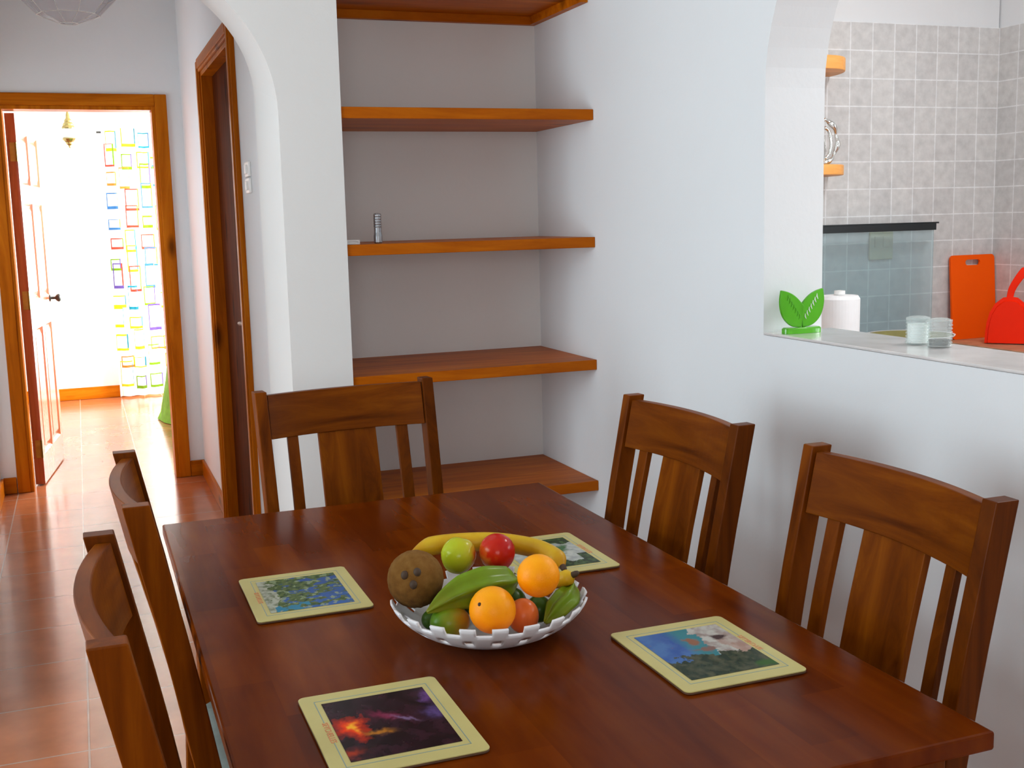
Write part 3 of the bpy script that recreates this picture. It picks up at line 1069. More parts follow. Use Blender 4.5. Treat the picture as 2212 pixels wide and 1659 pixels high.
def placemat(x0, x1, y0, y1, fn, label, side, rot=0.0):
    cx, cy = (x0 + x1) / 2, (y0 + y1) / 2
    r = empty('placemat', (cx, cy, TZ), label, 'placemat', 'picture placemats on the table', rz=rot)
    hx, hy = (x1 - x0) / 2, (y1 - y0) / 2

    def slab(nm, z0, z1, mat, grow=0.0, bevel=0.0012):
        m = MB()
        rr = 0.010
        ring = []
        for (sx, sy, a0) in ((1, 1, 0), (-1, 1, 90), (-1, -1, 180), (1, -1, 270)):
            for k in range(6):
                a = math.radians(a0 + 18 * k)
                ring.append((sx * (hx + grow - rr) + rr * math.cos(a), sy * (hy + grow - rr) + rr * math.sin(a)))
        m.loft([[(x, y, z0) for x, y in ring], [(x, y, z1) for x, y in ring]])
        return m.build(nm, mat, r, bevel=bevel)
    slab('cork_backing', 0.0005, 0.0035, M['mat_edge'])
    slab('board', 0.0035, 0.0060, M['mat_cream'], 0.0, 0.001)
    # blue line frame, broken for the lettering
    zt = 0.0060
    m = MB()
    lw, ix, iy = 0.0011, hx - 0.0195, hy - 0.0235
    gx = side * ix
    for s in (-1, 1):
        m.box(-ix, ix, s * iy - lw / 2, s * iy + lw / 2, zt, zt + 0.0003)
    m.box(-gx - lw / 2, -gx + lw / 2, -iy, iy, zt, zt + 0.0003)
    m.box(gx - lw / 2, gx + lw / 2, -iy, -0.032, zt, zt + 0.0003)
    m.box(gx - lw / 2, gx + lw / 2, 0.032, iy, zt, zt + 0.0003)
    m.build('border_line', M['mat_line'], r)
    me = text_mesh('SEYCHELLES', 0.0118)
    me.materials.append(M['mat_text'])
    to = bpy.data.objects.new('lettering', me)
    COL.objects.link(to)
    to.parent = r
    to.location = (gx, 0, zt + 0.0003)
    to.rotation_euler = (0, 0, -PI / 2 if side < 0 else PI / 2)
    # printed picture
    px, py = hx - 0.0275, hy - 0.034
    nx, ny = 96, 120
    verts, faces, cols = [], [], []
    for j in range(ny + 1):
        for i in range(nx + 1):
            u, v = i / nx, 1 - j / ny
            verts.append((-px + 2 * px * u, -py + 2 * py * (1 - v), zt + 0.0004))
            cols.append(fn(u, v))
    for j in range(ny):
        for i in range(nx):
            a = j * (nx + 1) + i
            faces.append((a, a + 1, a + nx + 2, a + nx + 1))
    me = bpy.data.meshes.new('printed_picture')
    me.from_pydata(verts, [], faces)
    ca = me.color_attributes.new('Col', 'FLOAT_COLOR', 'POINT')
    for k, c in enumerate(cols):
        ca.data[k].color = (max(0, c[0]), max(0, c[1]), max(0, c[2]), 1)
    me.materials.append(M['print'])
    o = bpy.data.objects.new('printed_picture', me)
    COL.objects.link(o)
    o.parent = r
    return r


placemat(0.243, 0.444, 1.290, 1.545, pic_sunset, 'placemat printed with a dark red sunset, nearest the viewer', -1)
placemat(0.752, 0.955, 1.340, 1.592, pic_coast, 'placemat printed with a blue sea and rocky coast, on the right', 1)
placemat(0.238, 0.440, 1.885, 2.137, pic_palms, 'placemat printed with palms against blue sky, left of the fruit bowl', -1)
placemat(0.730, 0.932, 1.912, 2.168, pic_waterfall, 'placemat with a white and green picture, half hidden behind the bananas', 1)

# ------------------------------------------------------------------ fruit bowl
BX, BY, BR = 0.586, 1.694, 0.159
r = empty('fruit_bowl', (BX, BY, TZ), 'white bowl with notched lattice rim holding the fruit', 'bowl')


def bowl_r(z):      # outer radius at height above table
    return [0.070, 0.074, 0.100, 0.124, 0.143, 0.154, BR][min(6, int(z / 0.01))]


m = MB(r.location)
N = 240
zs = [0.002, 0.006, 0.010, 0.018, 0.027, 0.036, 0.043, 0.049, 0.055, 0.0615]
rs = [0.078, 0.088, 0.098, 0.115, 0.129, 0.140, 0.147, 0.152, 0.1560, 0.159]
ids = []
for z, q in zip(zs, rs):
    ids.append([m.vert((BX + q * math.cos(2 * PI * k / N), BY + q * math.sin(2 * PI * k / N), TZ + z)) for k in range(N)])
PER = 12           # faces per tooth period
for j in range(len(zs) - 1):
    for k in range(N):
        p = k % PER
        if j >= len(zs) - 3 and p >= 6:      # notches between the teeth
            continue
        if j == 4 and (k + 3) % PER in (3, 4, 5, 6):            # slots under the teeth
            continue
        kk = (k + 1) % N
        m.face((ids[j][k], ids[j][kk], ids[j + 1][kk], ids[j + 1][k]))
c0 = m.vert((BX, BY, TZ + 0.002))
for k in range(N):
    m.face((c0, ids[0][(k + 1) % N], ids[0][k]))
m.build('basin', M['bowl'], r, solid=0.0038, smooth=True, bevel=0.0)
m = MB(r.location)
m.lathe((BX, BY, TZ), [(0.060, 0.0003), (0.064, 0.0003), (0.066, 0.003), (0.060, 0.003)], 40)
m.build('foot_ring', M['bowl'], r)

FG = 'fruit in the white bowl'


def ball(name, cat, c, rad, mat, label, sc=(1, 1, 1), tilt=(0, 0, 0), dimple=0.0, parts=()):
    r = empty(name, c, label, cat, FG)
    m = MB()
    m.sphere((0, 0, 0), rad, sc=sc)
    if dimple:
        for v in m.v:
            q = math.hypot(v.x, v.y) / rad
            if v.z > 0:
                v.z -= dimple * math.exp(-(q / 0.28) ** 2)
            else:
                v.z += dimple * 0.6 * math.exp(-(q / 0.25) ** 2)
                v.x *= 1 - 0.10 * (-v.z / rad)
                v.y *= 1 - 0.10 * (-v.z / rad)
    o = m.build('flesh' if not parts else 'body', mat, r, smooth=True)
    o.rotation_euler = tilt
    for pn, pm, fnc in parts:
        m = MB()
        fnc(m)
        q = m.build(pn, pm, r, smooth=True)
        q.rotation_euler = tilt
    return r


stem = lambda R_: (lambda m: m.tube([(0, 0, R_ * 0.70), (0.001, 0, R_ * 0.9), (0.003, 0.001, R_ * 1.12)], [0.0014, 0.0012, 0.0016], 8))
# coconut with its three eyes turned to the viewer side
CC, CR = Vector((0.4762, 1.7417, 0.8410)), 0.0460
r = empty('coconut', CC, 'round brown coconut with three dark eyes at the left of the bowl', 'coconut', FG)
m = MB()
m.sphere((0, 0, 0), CR, 40, 28, (1.0, 1.0, 1.02))
for v in m.v:
    v += v.normalized() * 0.0012 * noise.noise(v * 160)
m.build('husk', M['coco'], r, smooth=True)
for (ax, az) in ((-0.0145, 0.0135), (0.0065, 0.0185), (0.0005, -0.0015)):
    m = MB()
    d = (BK * 0.0430 + RT * ax + UP * az).normalized()
    m.sphere(d * (CR - 0.0020), 0.0066, 14, 10, (1, 1, 1.15))
    m.build('eye', M['banana_tip'], r, smooth=True)

ball('orange', 'orange', (0.560, 1.6047, 0.820), 0.0365, M['orange_f'], 'whole orange at the front of the bowl with a small stem scar',
     parts=[('stem_scar', M['banana_tip'], lambda m: m.sphere(tuple((BK * 0.0285 - RT * 0.0205 + UP * 0.0145).normalized() * 0.0352), 0.0032, 12, 8))])
ball('orange', 'orange', (0.6403, 1.6114, 0.862), 0.0338, M['orange_f'], 'whole orange on top at the right, in front of the banana')
ball('apple', 'apple', (0.6285, 1.768, 0.859), 0.0312, M['apple_red'], 'dark red apple leaning on the banana at the back',
     sc=(1, 1, 1.05), tilt=(0.1, -0.35, 0.0), dimple=0.003)
ball('apple', 'apple', (0.5655, 1.788, 0.856), 0.0300, M['apple_green'], 'yellow green apple between the coconut and the red apple',
     sc=(1, 1, 1.08), tilt=(-0.15, 0.3, 0), dimple=0.003)
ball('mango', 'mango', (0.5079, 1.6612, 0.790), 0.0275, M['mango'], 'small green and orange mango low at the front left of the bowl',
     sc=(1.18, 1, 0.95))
ball('tomato', 'tomato', (0.6233, 1.6384, 0.790), 0.0255, M['tomato'], 'small orange red fruit tucked beside the front orange', sc=(1, 1, 1.1))
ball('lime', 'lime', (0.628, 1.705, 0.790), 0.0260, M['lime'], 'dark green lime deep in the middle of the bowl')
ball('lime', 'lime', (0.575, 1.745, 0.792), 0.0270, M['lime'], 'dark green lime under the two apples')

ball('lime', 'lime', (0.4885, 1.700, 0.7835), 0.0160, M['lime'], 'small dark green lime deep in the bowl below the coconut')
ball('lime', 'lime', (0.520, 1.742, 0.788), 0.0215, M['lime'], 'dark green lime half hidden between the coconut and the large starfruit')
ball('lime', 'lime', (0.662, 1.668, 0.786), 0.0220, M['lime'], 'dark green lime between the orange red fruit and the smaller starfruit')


def smooth_path(pts, n=8):
    P = [Vector(p) for p in pts]
    P = [P[0] * 2 - P[1]] + P + [P[-1] * 2 - P[-2]]
    out = []
    for i in range(1, len(P) - 2):
        for k in range(n):
            t = k / n
            a, b, c, d = P[i - 1:i + 3]
            out.append(0.5 * ((2 * b) + (c - a) * t + (2 * a - 5 * b + 4 * c - d) * t * t + (3 * b - a - 3 * c + d) * t ** 3))
    out.append(P[-2])
    return out


def banana(pts, rmax, label, stem_end=0):
    P = smooth_path(pts)
    c = sum(P, Vector()) / len(P)
    r = empty('banana', c, label, 'banana', FG)
    n = len(P)
    rad = []
    for i in range(n):
        t = i / (n - 1)
        f = min(1, (t / 0.16)) ** 0.8 * min(1, ((1 - t) / 0.14)) ** 0.7
        rad.append(max(0.0042, rmax * f))
    m = MB(c)
    m.tube(P, rad, 20)
    # five soft ridges
    o = m.build('peel', M['banana'], r, smooth=True)
    m = MB(c)
    a, b = P[-1], (P[-1] - P[-3]).normalized()
    m.tube([a - b * 0.004, a + b * 0.004, a + b * 0.009], [0.0056, 0.0050, 0.0034], 10)
    m.build('blossom_end', M['banana_tip'], r, smooth=True)
    m = MB(c)
    a, b = P[0], (P[0] - P[2]).normalized()
    m.tube([a - b * 0.003, a + b * 0.008, a + b * 0.018], [0.0050, 0.0042, 0.0050], 10)
    m.build('stalk', M['banana'], r, smooth=True)
    return r


banana([(0.4950, 1.8480, 0.850), (0.5350, 1.8520, 0.859), (0.5880, 1.8450, 0.861), (0.6490, 1.8220, 0.860), (0.6990, 1.7720, 0.856), (0.7160, 1.7220, 0.850), (0.7190, 1.6960, 0.840)], 0.0165,
       'long yellow banana curving behind the apples along the back')
banana([(0.6420, 1.7250, 0.822), (0.6780, 1.6950, 0.824), (0.7030, 1.6680, 0.830), (0.7180, 1.6500, 0.842)], 0.0135,
       'short banana with a dark tip poking out to the right of the orange')


def starfruit(pts, radii, label, twist=0.3):
    P = smooth_path(pts, 6)
    c = sum(P, Vector()) / len(P)
    r = empty('starfruit', c, label, 'starfruit', FG)
    m = MB(c)
    n = len(P)
    R = []
    for i in range(n):
        t = i / (n - 1) * (len(radii) - 1)
        k = min(int(t), len(radii) - 2)
        R.append(radii[k] + (radii[k + 1] - radii[k]) * (t - k))
    rings, prev = [], None
    for i, p in enumerate(P):
        t = (P[min(i + 1, n - 1)] - P[max(i - 1, 0)]).normalized()
        a = t.cross(Vector((0, 0, 1))).normalized() if prev is None else (prev - t * prev.dot(t)).normalized()
        prev = a
        b = t.cross(a)
        ring = []
        for k in range(30):
            th = 2 * PI * k / 30 + twist
            f = 0.64 + 0.36 * (0.5 + 0.5 * math.cos(5 * (th - twist))) ** 1.8
            ring.append(p + R[i] * f * (a * math.cos(th) + b * math.sin(th)))
        rings.append(ring)
    m.loft(rings)
    m.build('flesh', M['starfruit'], r, smooth=True)
    return r


starfruit([(0.4700, 1.6590, 0.812), (0.4976, 1.6640, 0.823), (0.5306, 1.6700, 0.832), (0.5702, 1.6740, 0.836), (0.6116, 1.6880, 0.832), (0.6398, 1.7080, 0.826)],
          [0.003, 0.018, 0.029, 0.033, 0.027, 0.006], 'large green ridged starfruit lying across the middle of the bowl', 0.9)
starfruit([(0.6467, 1.6019, 0.787), (0.6697, 1.6146, 0.799), (0.6950, 1.6310, 0.808), (0.7170, 1.6620, 0.812), (0.7290, 1.6880, 0.815)],
          [0.004, 0.020, 0.0225, 0.015, 0.004], 'smaller green starfruit against the right rim of the bowl', 0.2)

# ------------------------------------------------------------------ things on the hatch sill
SZ = 1.12
r = empty('napkin_holder', (1.664, 2.385, SZ), 'green glass leaf shaped napkin holder on the sill by the wall', 'napkin holder')
m = MB(r.location)
rings = []
for z, e in ((0.0003, 0.0), (0.012, 0.0), (0.015, 0.004)):
    ring = []
    for k in range(32):
        a = 2 * PI * k / 32
        ring.append((1.664 + (0.053 - e) * math.copysign(abs(math.cos(a)) ** 0.6, math.cos(a)), 2.385 + (0.018 - e) * math.copysign(abs(math.sin(a)) ** 0.6, math.sin(a)), SZ + z))
    rings.append(ring)
m.loft(rings)
m.build('base', M['green_glass'], r, smooth=False)
for s in (-1, 1):
    m = MB(r.location)
    outl = smooth_path([(s * 0.063, 0, 0.108), (s * 0.0665, 0, 0.080), (s * 0.062, 0, 0.053), (s * 0.050, 0, 0.032), (s * 0.030, 0, 0.018), (s * 0.004, 0, 0.0145)], 4)
    outl += smooth_path([(s * -0.004, 0, 0.066), (s * 0.008, 0, 0.080), (s * 0.024, 0, 0.094), (s * 0.042, 0, 0.103), (s * 0.060, 0, 0.1078)], 4)
    outl = [Vector((p.x, p.z)) for p in outl]
    A, B = Vector((0.004 * s, 0.016)), Vector((0.060 * s, 0.104))
    d = (B - A)
    nn = Vector((d.y, -d.x)).normalized() * s
    yb = 2.385 + 0.003 * s
    m.loft([[(1.664 + p.x, yb - 0.004, SZ + p.y) for p in outl], [(1.664 + p.x, yb + 0.004, SZ + p.y) for p in outl]])
    leaf = m.build('leaf', M['green_glass'], r, bevel=0.002)
    for k in range(7):
        t = k / 6
        m = MB(r.location)
        vx, vz = s * (0.010 + 0.034 * t), 0.034 + 0.048 * t
        m.tube([(1.664 + vx + s * 0.003, yb - 0.0044, SZ + vz), (1.664 + vx - s * 0.001, yb - 0.0050, SZ + vz + 0.007), (1.664 + vx, yb - 0.0044, SZ + vz + 0.014)], [0.0006, 0.0016, 0.0006], 6)
        m.build('vein', M['white_gloss'] if s > 0 else M['green_glass'], leaf)

for (x, y, fillm, fz, lab) in ((1.733, 2.045, 'salt', 0.045, 'ribbed glass shaker filled with white salt on the sill'),
                               (1.735, 1.978, 'pepper', 0.016, 'ribbed glass shaker with dark pepper at the bottom, in front')):
    r = empty('shaker', (x, y, SZ), lab, 'shaker', 'glass shakers on the sill')
    m = MB(r.location)
    pr = [(0.024, 0.0005), (0.0265, 0.003), (0.0265, 0.006)]
    for k in range(6):
        z = 0.007 + 0.0075 * k
        pr += [(0.0235, z), (0.0262, z + 0.002), (0.0262, z + 0.0045), (0.0235, z + 0.0065)]
    pr += [(0.0255, 0.0535), (0.0255, 0.056)]
    m.lathe((x, y, SZ), pr, 32)
    m.build('jar', M['jar_glass'], r, smooth=True)
    m = MB(r.location)
    m.lathe((x, y, SZ), [(0.0258, 0.0562), (0.0258, 0.059), (0.016, 0.0625), (0.0005, 0.064)], 32)
    m.build('lid', M['jar_glass'], r, smooth=True)
    m = MB(r.location)
    m.lathe((x, y, SZ), [(0.0215, 0.0035), (0.0222, fz), (0.0005, fz + 0.001)], 24)
    m.build('filling', M[fillm], r)

# ------------------------------------------------------------------ kitchen
# worktop along the kitchen right wall
r = empty('kitchen_counter', (3.35, 1.5, 0), 'brown tiled worktop in the kitchen corner under the cutting board', 'worktop')
m = MB(r.location)
m.box(3.205, XK - 0.001, -0.5, YK - 0.001, 0.845, 0.889)
m.build('worktop', M['counter'], r, bevel=0.003)
m = MB(r.location)
m.box(3.225, XK - 0.001, -0.5, YK - 0.001, 0.001, 0.845)
m.build('cabinet_body', M['white_gloss'], r)
r = empty('kitchen_cabinet', (2.15, 3.4, 0), 'kitchen base unit left of the cooker under the paper roll', 'cabinet')
m = MB(r.location)
m.box(1.775, 2.545, 3.08, YK - 0.001, 0.845, 0.889)
m.build('worktop', M['counter'], r, bevel=0.003)
m = MB(r.location)
m.box(1.775, 2.54, 3.11, YK - 0.001, 0.001, 0.845)
m.build('cabinet_body', M['white_gloss'], r)
m = MB(r.location)
m.box(1.79, 2.15, 3.09, 3.11, 0.1, 0.83)
m.build('door', M['white_gloss'], r, bevel=0.003)
m = MB(r.location)
m.box(2.16, 2.53, 3.09, 3.11, 0.1, 0.83)
m.build('door', M['white_gloss'], r, bevel=0.003)

r = empty('kitchen_fill_lamp', (2.75, 2.20, ZC), 'round white fill lamp added out of view to brighten the kitchen', 'lamp')  # lamp added out of view to lift the kitchen wall brightness
m = MB(r.location)
m.lathe((2.75, 2.20, ZC), [(0.17, -0.001), (0.17, -0.030), (0.16, -0.040), (0.15, -0.040)], 32)
m.build('base', M['white_plastic'], r)
d = bpy.data.lights.new('kitchen_fill_light', 'AREA')
d.shape, d.size, d.energy, d.color = 'DISK', 0.30, 21, (0.97, 0.98, 1.0)
lo = bpy.data.objects.new('kitchen_fill_light', d)
COL.objects.link(lo)
lo.parent = r
lo.location = (0, 0, -0.045)

# cooker with raised glass lid
r = empty('cooker', (2.85, 3.4, 0), 'white cooker with raised tinted glass lid and black lid bar', 'cooker')
m = MB(r.location)
m.box(2.56, 3.14, 3.12, 3.66, 0.001, 0.885)
m.build('body', M['white_gloss'], r, bevel=0.004)
m = MB(r.location)
m.box(2.57, 3.13, 3.13, 3.60, 0.8855, 0.895)
m.build('hob', M['metal'], r, bevel=0.002)
for x in (2.70, 3.00):
    for y in (3.24, 3.46):
        m = MB(r.location)
        m.lathe((x, y, 0.8955), [(0.045, 0), (0.045, 0.010), (0.03, 0.014), (0.0005, 0.014)], 24)
        m.build('burner', M['black'], r)
m = MB(r.location)
m.box(2.58, 3.12, 3.10, 3.12, 0.15, 0.70)
m.build('oven_door', M['black'], r, bevel=0.004)
m = MB(r.location)
m.box(2.575, 3.128, 3.615, 3.621, 0.905, 1.345)
lid = m.build('glass_lid', M['lid_glass'], r)
m = MB(r.location)
m.box(2.57, 3.132, 3.606, 3.626, 1.333, 1.358)
m.box(2.57, 3.150, 3.612, 3.624, 1.358, 1.364)
m.build('lid_bar', M['black'], lid, bevel=0.001)

r = empty('paper_roll', (2.383, 3.20, 0.889), 'white kitchen paper roll on its stand behind the green holder', 'paper roll')
m = MB(r.location)
m.lathe((2.383, 3.20, 0.889), [(0.060, 0.012), (0.066, 0.014), (0.067, 0.235), (0.060, 0.246), (0.020, 0.247)], 40)
m.build('roll', M['paper'], r, smooth=False)
m = MB(r.location)
m.lathe((2.383, 3.20, 0.889), [(0.070, 0.0005), (0.070, 0.010), (0.012, 0.0115), (0.012, 0.248), (0.018, 0.249), (0.018, 0.262), (0.0005, 0.264)], 28)
m.build('stand', M['white_plastic'], r)

r = empty('serving_dish', (2.745, 3.28, 0.91), 'white oval dish with an olive coloured inside behind the shakers', 'dish')
m = MB(r.location)
prof = [(0.03, 0.0), (0.07, 0.004), (0.115, 0.030), (0.150, 0.062), (0.152, 0.066), (0.146, 0.064)]
m.lathe((2.745, 3.28, 0.911), prof, 48, cap=True)
m.f.pop()
m.mi.pop()
m.build('dish_shell', M['white_gloss'], r, smooth=True)
m = MB(r.location)
m.lathe((2.745, 3.28, 0.911), [(0.145, 0.0635), (0.11, 0.038), (0.06, 0.016), (0.0005, 0.014)], 48, cap=False)
m.build('lining', M['olive'], r, smooth=True)

# yellowed plate on the tiles
r = empty('wall_plate', (2.935, YK, 1.275), 'yellowed square plastic plate on the tiles behind the glass lid', 'plate')
m = MB(r.location)
m.box(2.885, 2.995, YK - 0.012, YK - 0.0005, 1.222, 1.330)
m.build('plate', M['plate_yellow'], r, bevel=0.004)
m = MB(r.location)
m.box(2.905, 2.935, YK - 0.016, YK - 0.011, 1.27, 1.315)
m.box(2.945, 2.975, YK - 0.016, YK - 0.011, 1.27, 1.315)
m.build('rocker', M['plate_yellow'], r, bevel=0.002)

# wooden kitchen shelves with rounded end
for z0, z1, lab in ((1.915, 1.962, 'upper orange wooden kitchen shelf with rounded end'), (1.545, 1.582, 'lower orange wooden kitchen shelf with rounded end, under the metal jug')):
    m = MB((2.2, 3.6, z0))
    ring = [(1.772, YK - 0.001), (2.695, YK - 0.001)]
    for k in range(1, 11):
        a = PI / 2 * k / 10
        ring.append((2.695 - 0.16 * (1 - math.cos(a)), YK - 0.001 - 0.22 * math.sin(a) + 0.0))
    ring.append((1.772, YK - 0.221))
    m.loft([[(x, y, z0) for x, y in ring], [(x, y, z1) for x, y in ring]])
    o = m.build('kitchen_shelf', M['pine_light'], bevel=0.003)
    o.location = (2.2, 3.6, z0)
    tag(o, lab, 'shelf', 'wooden kitchen shelves')

# polished jug on the lower kitchen shelf
r = empty('metal_jug', (2.53, 3.58, 1.582), 'shiny twisted metal jug handle showing on the lower kitchen shelf', 'jug')
m = MB(r.location)
m.lathe((2.53, 3.58, 1.582), [(0.040, 0.001), (0.048, 0.01), (0.056, 0.05), (0.048, 0.10), (0.034, 0.135), (0.038, 0.155), (0.035, 0.156)], 32)
m.build('body', M['chrome'], r, smooth=True)
m = MB(r.location)
hp = []
for k in range(21):
    a = -PI / 2 + PI * k / 20
    hp.append((2.578 + 0.062 * math.cos(a), 3.575 + 0.004 * math.sin(k * 1.2), 1.668 + 0.078 * math.sin(a)))
m.tube(hp, [0.0085 + 0.003 * math.sin(k * 0.9) for k in range(21)], 10)
m.build('handle', M['chrome'], r, smooth=True)
m = MB(r.location)
hp = [(2.580 + 0.030 * math.cos(-PI / 2 + PI * k / 12), 3.57, 1.662 + 0.055 * math.sin(-PI / 2 + PI * k / 12)) for k in range(13)]
m.tube(hp, 0.006, 8)
m.build('inner_handle', M['chrome'], r, smooth=True)


# cutting board with slot handle
def rounded(w, h, rr, cx=0, cz=0, n=6):
    out = []
    for (sx, sz, a0) in ((1, 1, 0), (-1, 1, 90), (-1, -1, 180), (1, -1, 270)):
        for k in range(n + 1):
            a = math.radians(a0 + 90 * k / n)
            out.append((cx + sx * (w / 2 - rr) + rr * math.cos(a), cz + sz * (h / 2 - rr) + rr * math.sin(a)))
    return out


BW, BH = 0.222, 0.338
bm = bmesh.new()
outer = rounded(BW, BH, 0.016, 0, BH / 2)
inner = rounded(0.074, 0.022, 0.0105, 0, BH - 0.030)
for ring in (outer, inner):
    vs = [bm.verts.new((x, 0, z)) for x, z in ring]
    for a, b in zip(vs, vs[1:] + vs[:1]):
        bm.edges.new((a, b))
bmesh.ops.triangle_fill(bm, use_beauty=True, edges=bm.edges)
ext = bmesh.ops.extrude_face_region(bm, geom=list(bm.faces))
bmesh.ops.translate(bm, verts=[g for g in ext['geom'] if isinstance(g, bmesh.types.BMVert)], vec=(0, 0.009, 0))
bmesh.ops.recalc_face_normals(bm, faces=bm.faces)
me = bpy.data.meshes.new('cutting_board')
bm.to_mesh(me)
bm.free()
me.materials.append(M['orange_plastic'])
o = bpy.data.objects.new('cutting_board', me)
COL.objects.link(o)
o.location = (3.383, 3.655, 0.8895)
o.rotation_euler = (math.radians(-4.5), 0, 0)
tag(o, 'bright orange cutting board with slot handle leaning on the kitchen tiles', 'cutting board')

# red scoop / dustpan leaning in the corner
r = empty('dustpan', (3.352, 3.440, 0.8895), 'red rounded plastic dustpan with upright handle leaning in the kitchen corner', 'dustpan', rz=math.radians(-50))
pw, ph = 0.086, 0.182
outl = [(-pw, 0.0), (-pw * 0.99, 0.04), (-pw * 0.95, 0.08), (-pw * 0.84, 0.12), (-pw * 0.62, 0.155), (-pw * 0.3, ph * 0.98), (0.0, ph), (pw * 0.3, ph * 0.98), (pw * 0.62, 0.155), (pw * 0.84, 0.12), (pw * 0.95, 0.08), (pw * 0.99, 0.04), (pw, 0.0)]
m = MB()
inn = [(x * 0.88, z * 0.92 + 0.001) for x, z in outl]
m.loft([[(x, 0.0, z) for x, z in outl], [(x, -0.020, z * 0.995) for x, z in outl], [(x, -0.020, z) for x, z in inn], [(x * 0.97, -0.030, z * 0.97) for x, z in inn]])
b = m.build('pan', M['red_plastic'], r, bevel=0.003, smooth=False)
b.rotation_euler = (math.radians(-6), 0, 0)
m = MB()
hp = smooth_path([(-0.004, -0.010, ph - 0.012), (0.004, -0.010, ph + 0.03), (0.028, -0.010, ph + 0.075), (0.052, -0.008, ph + 0.108)], 5)
rings = []
for i, p in enumerate(hp):
    t = i / (len(hp) - 1)
    wd = 0.0115 + 0.005 * t
    if i == len(hp) - 1:
        wd *= 0.6
    d = (hp[min(i + 1, len(hp) - 1)] - hp[max(i - 1, 0)]).normalized()
    sd = Vector((d.z, 0, -d.x)) * wd
    rings.append([p - sd + Vector((0, -0.005, 0)), p + sd + Vector((0, -0.005, 0)), p + sd + Vector((0, 0.005, 0)), p - sd + Vector((0, 0.005, 0))])
m.loft(rings)
b = m.build('handle', M['red_plastic'], r, bevel=0.003)
b.rotation_euler = (math.radians(-6), 0, 0)

# ------------------------------------------------------------------ corridor pendant lamp
PX, PY, PR = 0.030, 4.20, 0.190
PZ = 2.098 + PR
r = empty('pendant_lamp', (PX, PY, ZC), 'faceted clear glass pendant lamp hanging at the top left corner', 'lamp')
prof = [(0.030, -PR), (0.100, -PR * 0.86), (0.158, -PR * 0.55), (0.188, -PR * 0.12), (0.180, PR * 0.35), (0.135, PR * 0.72), (0.045, PR * 0.98)]
m = MB(r.location)
m.lathe((PX, PY, PZ), prof, 10, cap=False)
m.build('glass_shade', M['shade_glass'], r)
me_w = MB(r.location)
for j, (q, z) in enumerate(prof):
    ring = [(PX + q * math.cos(2 * PI * k / 10), PY + q * math.sin(2 * PI * k / 10), PZ + z) for k in range(11)]
    for a, b in zip(ring, ring[1:]):
        me_w.tube([a, b], 0.0016, 6)
    if j:
        q0, z0 = prof[j - 1]
        for k in range(10):
            a = 2 * PI * k / 10
            me_w.tube([(PX + q0 * math.cos(a), PY + q0 * math.sin(a), PZ + z0), (PX + q * math.cos(a), PY + q * math.sin(a), PZ + z)], 0.0013, 6)
me_w.build('wire_frame', M['white_plastic'], r)
m = MB(r.location)
m.tube([(PX, PY, ZC - 0.001), (PX, PY, PZ + 0.12)], 0.004, 8)
m.build('cord', M['white_plastic'], r)
m = MB(r.location)
m.lathe((PX, PY, PZ), [(0.018, 0.12), (0.020, 0.06), (0.018, 0.055), (0.030, 0.02), (0.032, -0.01), (0.022, -0.035), (0.0005, -0.042)], 20)
m.build('bulb', M['frost'], r, smooth=True)
m = MB(r.location)
m.lathe((PX, PY, ZC), [(0.045, -0.025), (0.055, -0.001)], 24)
m.build('ceiling_rose', M['white_plastic'], r)

# bedroom lantern
LX, LY = 0.005, 8.50
r = empty('hanging_lantern', (LX, LY, ZC), 'ornate brass lantern hanging in the bright bedroom doorway', 'lantern')
m = MB(r.location)
m.lathe((LX, LY, 0), [(0.044, 2.098), (0.046, 2.104), (0.036, 2.118), (0.036, 2.128), (0.024, 2.142), (0.026, 2.150), (0.014, 2.168), (0.012, 2.190), (0.005, 2.215), (0.002, 2.235)], 12)
m.build('cap', M['brass'], r)
m = MB(r.location)
m.lathe((LX, LY, 0), [(0.040, 2.034), (0.044, 2.050), (0.044, 2.085), (0.040, 2.097)], 16)
m.build('glass', M['frost'], r, smooth=True)
m = MB(r.location)
m.lathe((LX, LY, 0), [(0.0005, 1.966), (0.007, 1.972), (0.010, 1.984), (0.022, 1.994), (0.026, 2.006), (0.036, 2.014), (0.046, 2.028), (0.044, 2.033)], 12)
m.build('finial', M['brass'], r)
m = MB(r.location)
m.tube([(LX, LY, 2.23), (LX, LY, ZC - 0.001)], 0.0022, 6)
m.build('chain', M['brass'], r)

# curtain rod and curtain
r = empty('curtain_rod', (0.9, 10.10, 2.197), 'thin dark curtain rod with a round end above the patterned curtain', 'curtain rod')
m = MB(r.location)
m.tube([(0.215, 10.10, 2.197), (2.2, 10.10, 2.197)], 0.008, 10)
m.build('pole', M['dark_iron'], r)
m = MB(r.location)
m.sphere((0.318, 10.10, 2.197), 0.017, 12, 8)
m.build('bracket_ring', M['dark_iron'], r)
for x in (0.33, 1.3, 2.15):
    m = MB(r.location)
    m.tube([(x, 10.10, 2.197), (x, YBB - 0.001, 2.197)], 0.006, 8)
    m.build('bracket', M['dark_iron'], r)

CURT = [(0.86, 0.86, 0.88), (0.03, 0.12, 0.30), (0.12, 0.24, 0.004), (0.60, 0.46, 0.01), (0.09, 0.05, 0.24), (0.01, 0.17, 0.24), (0.34, 0.04, 0.02), (0.38, 0.16, 0.02)]


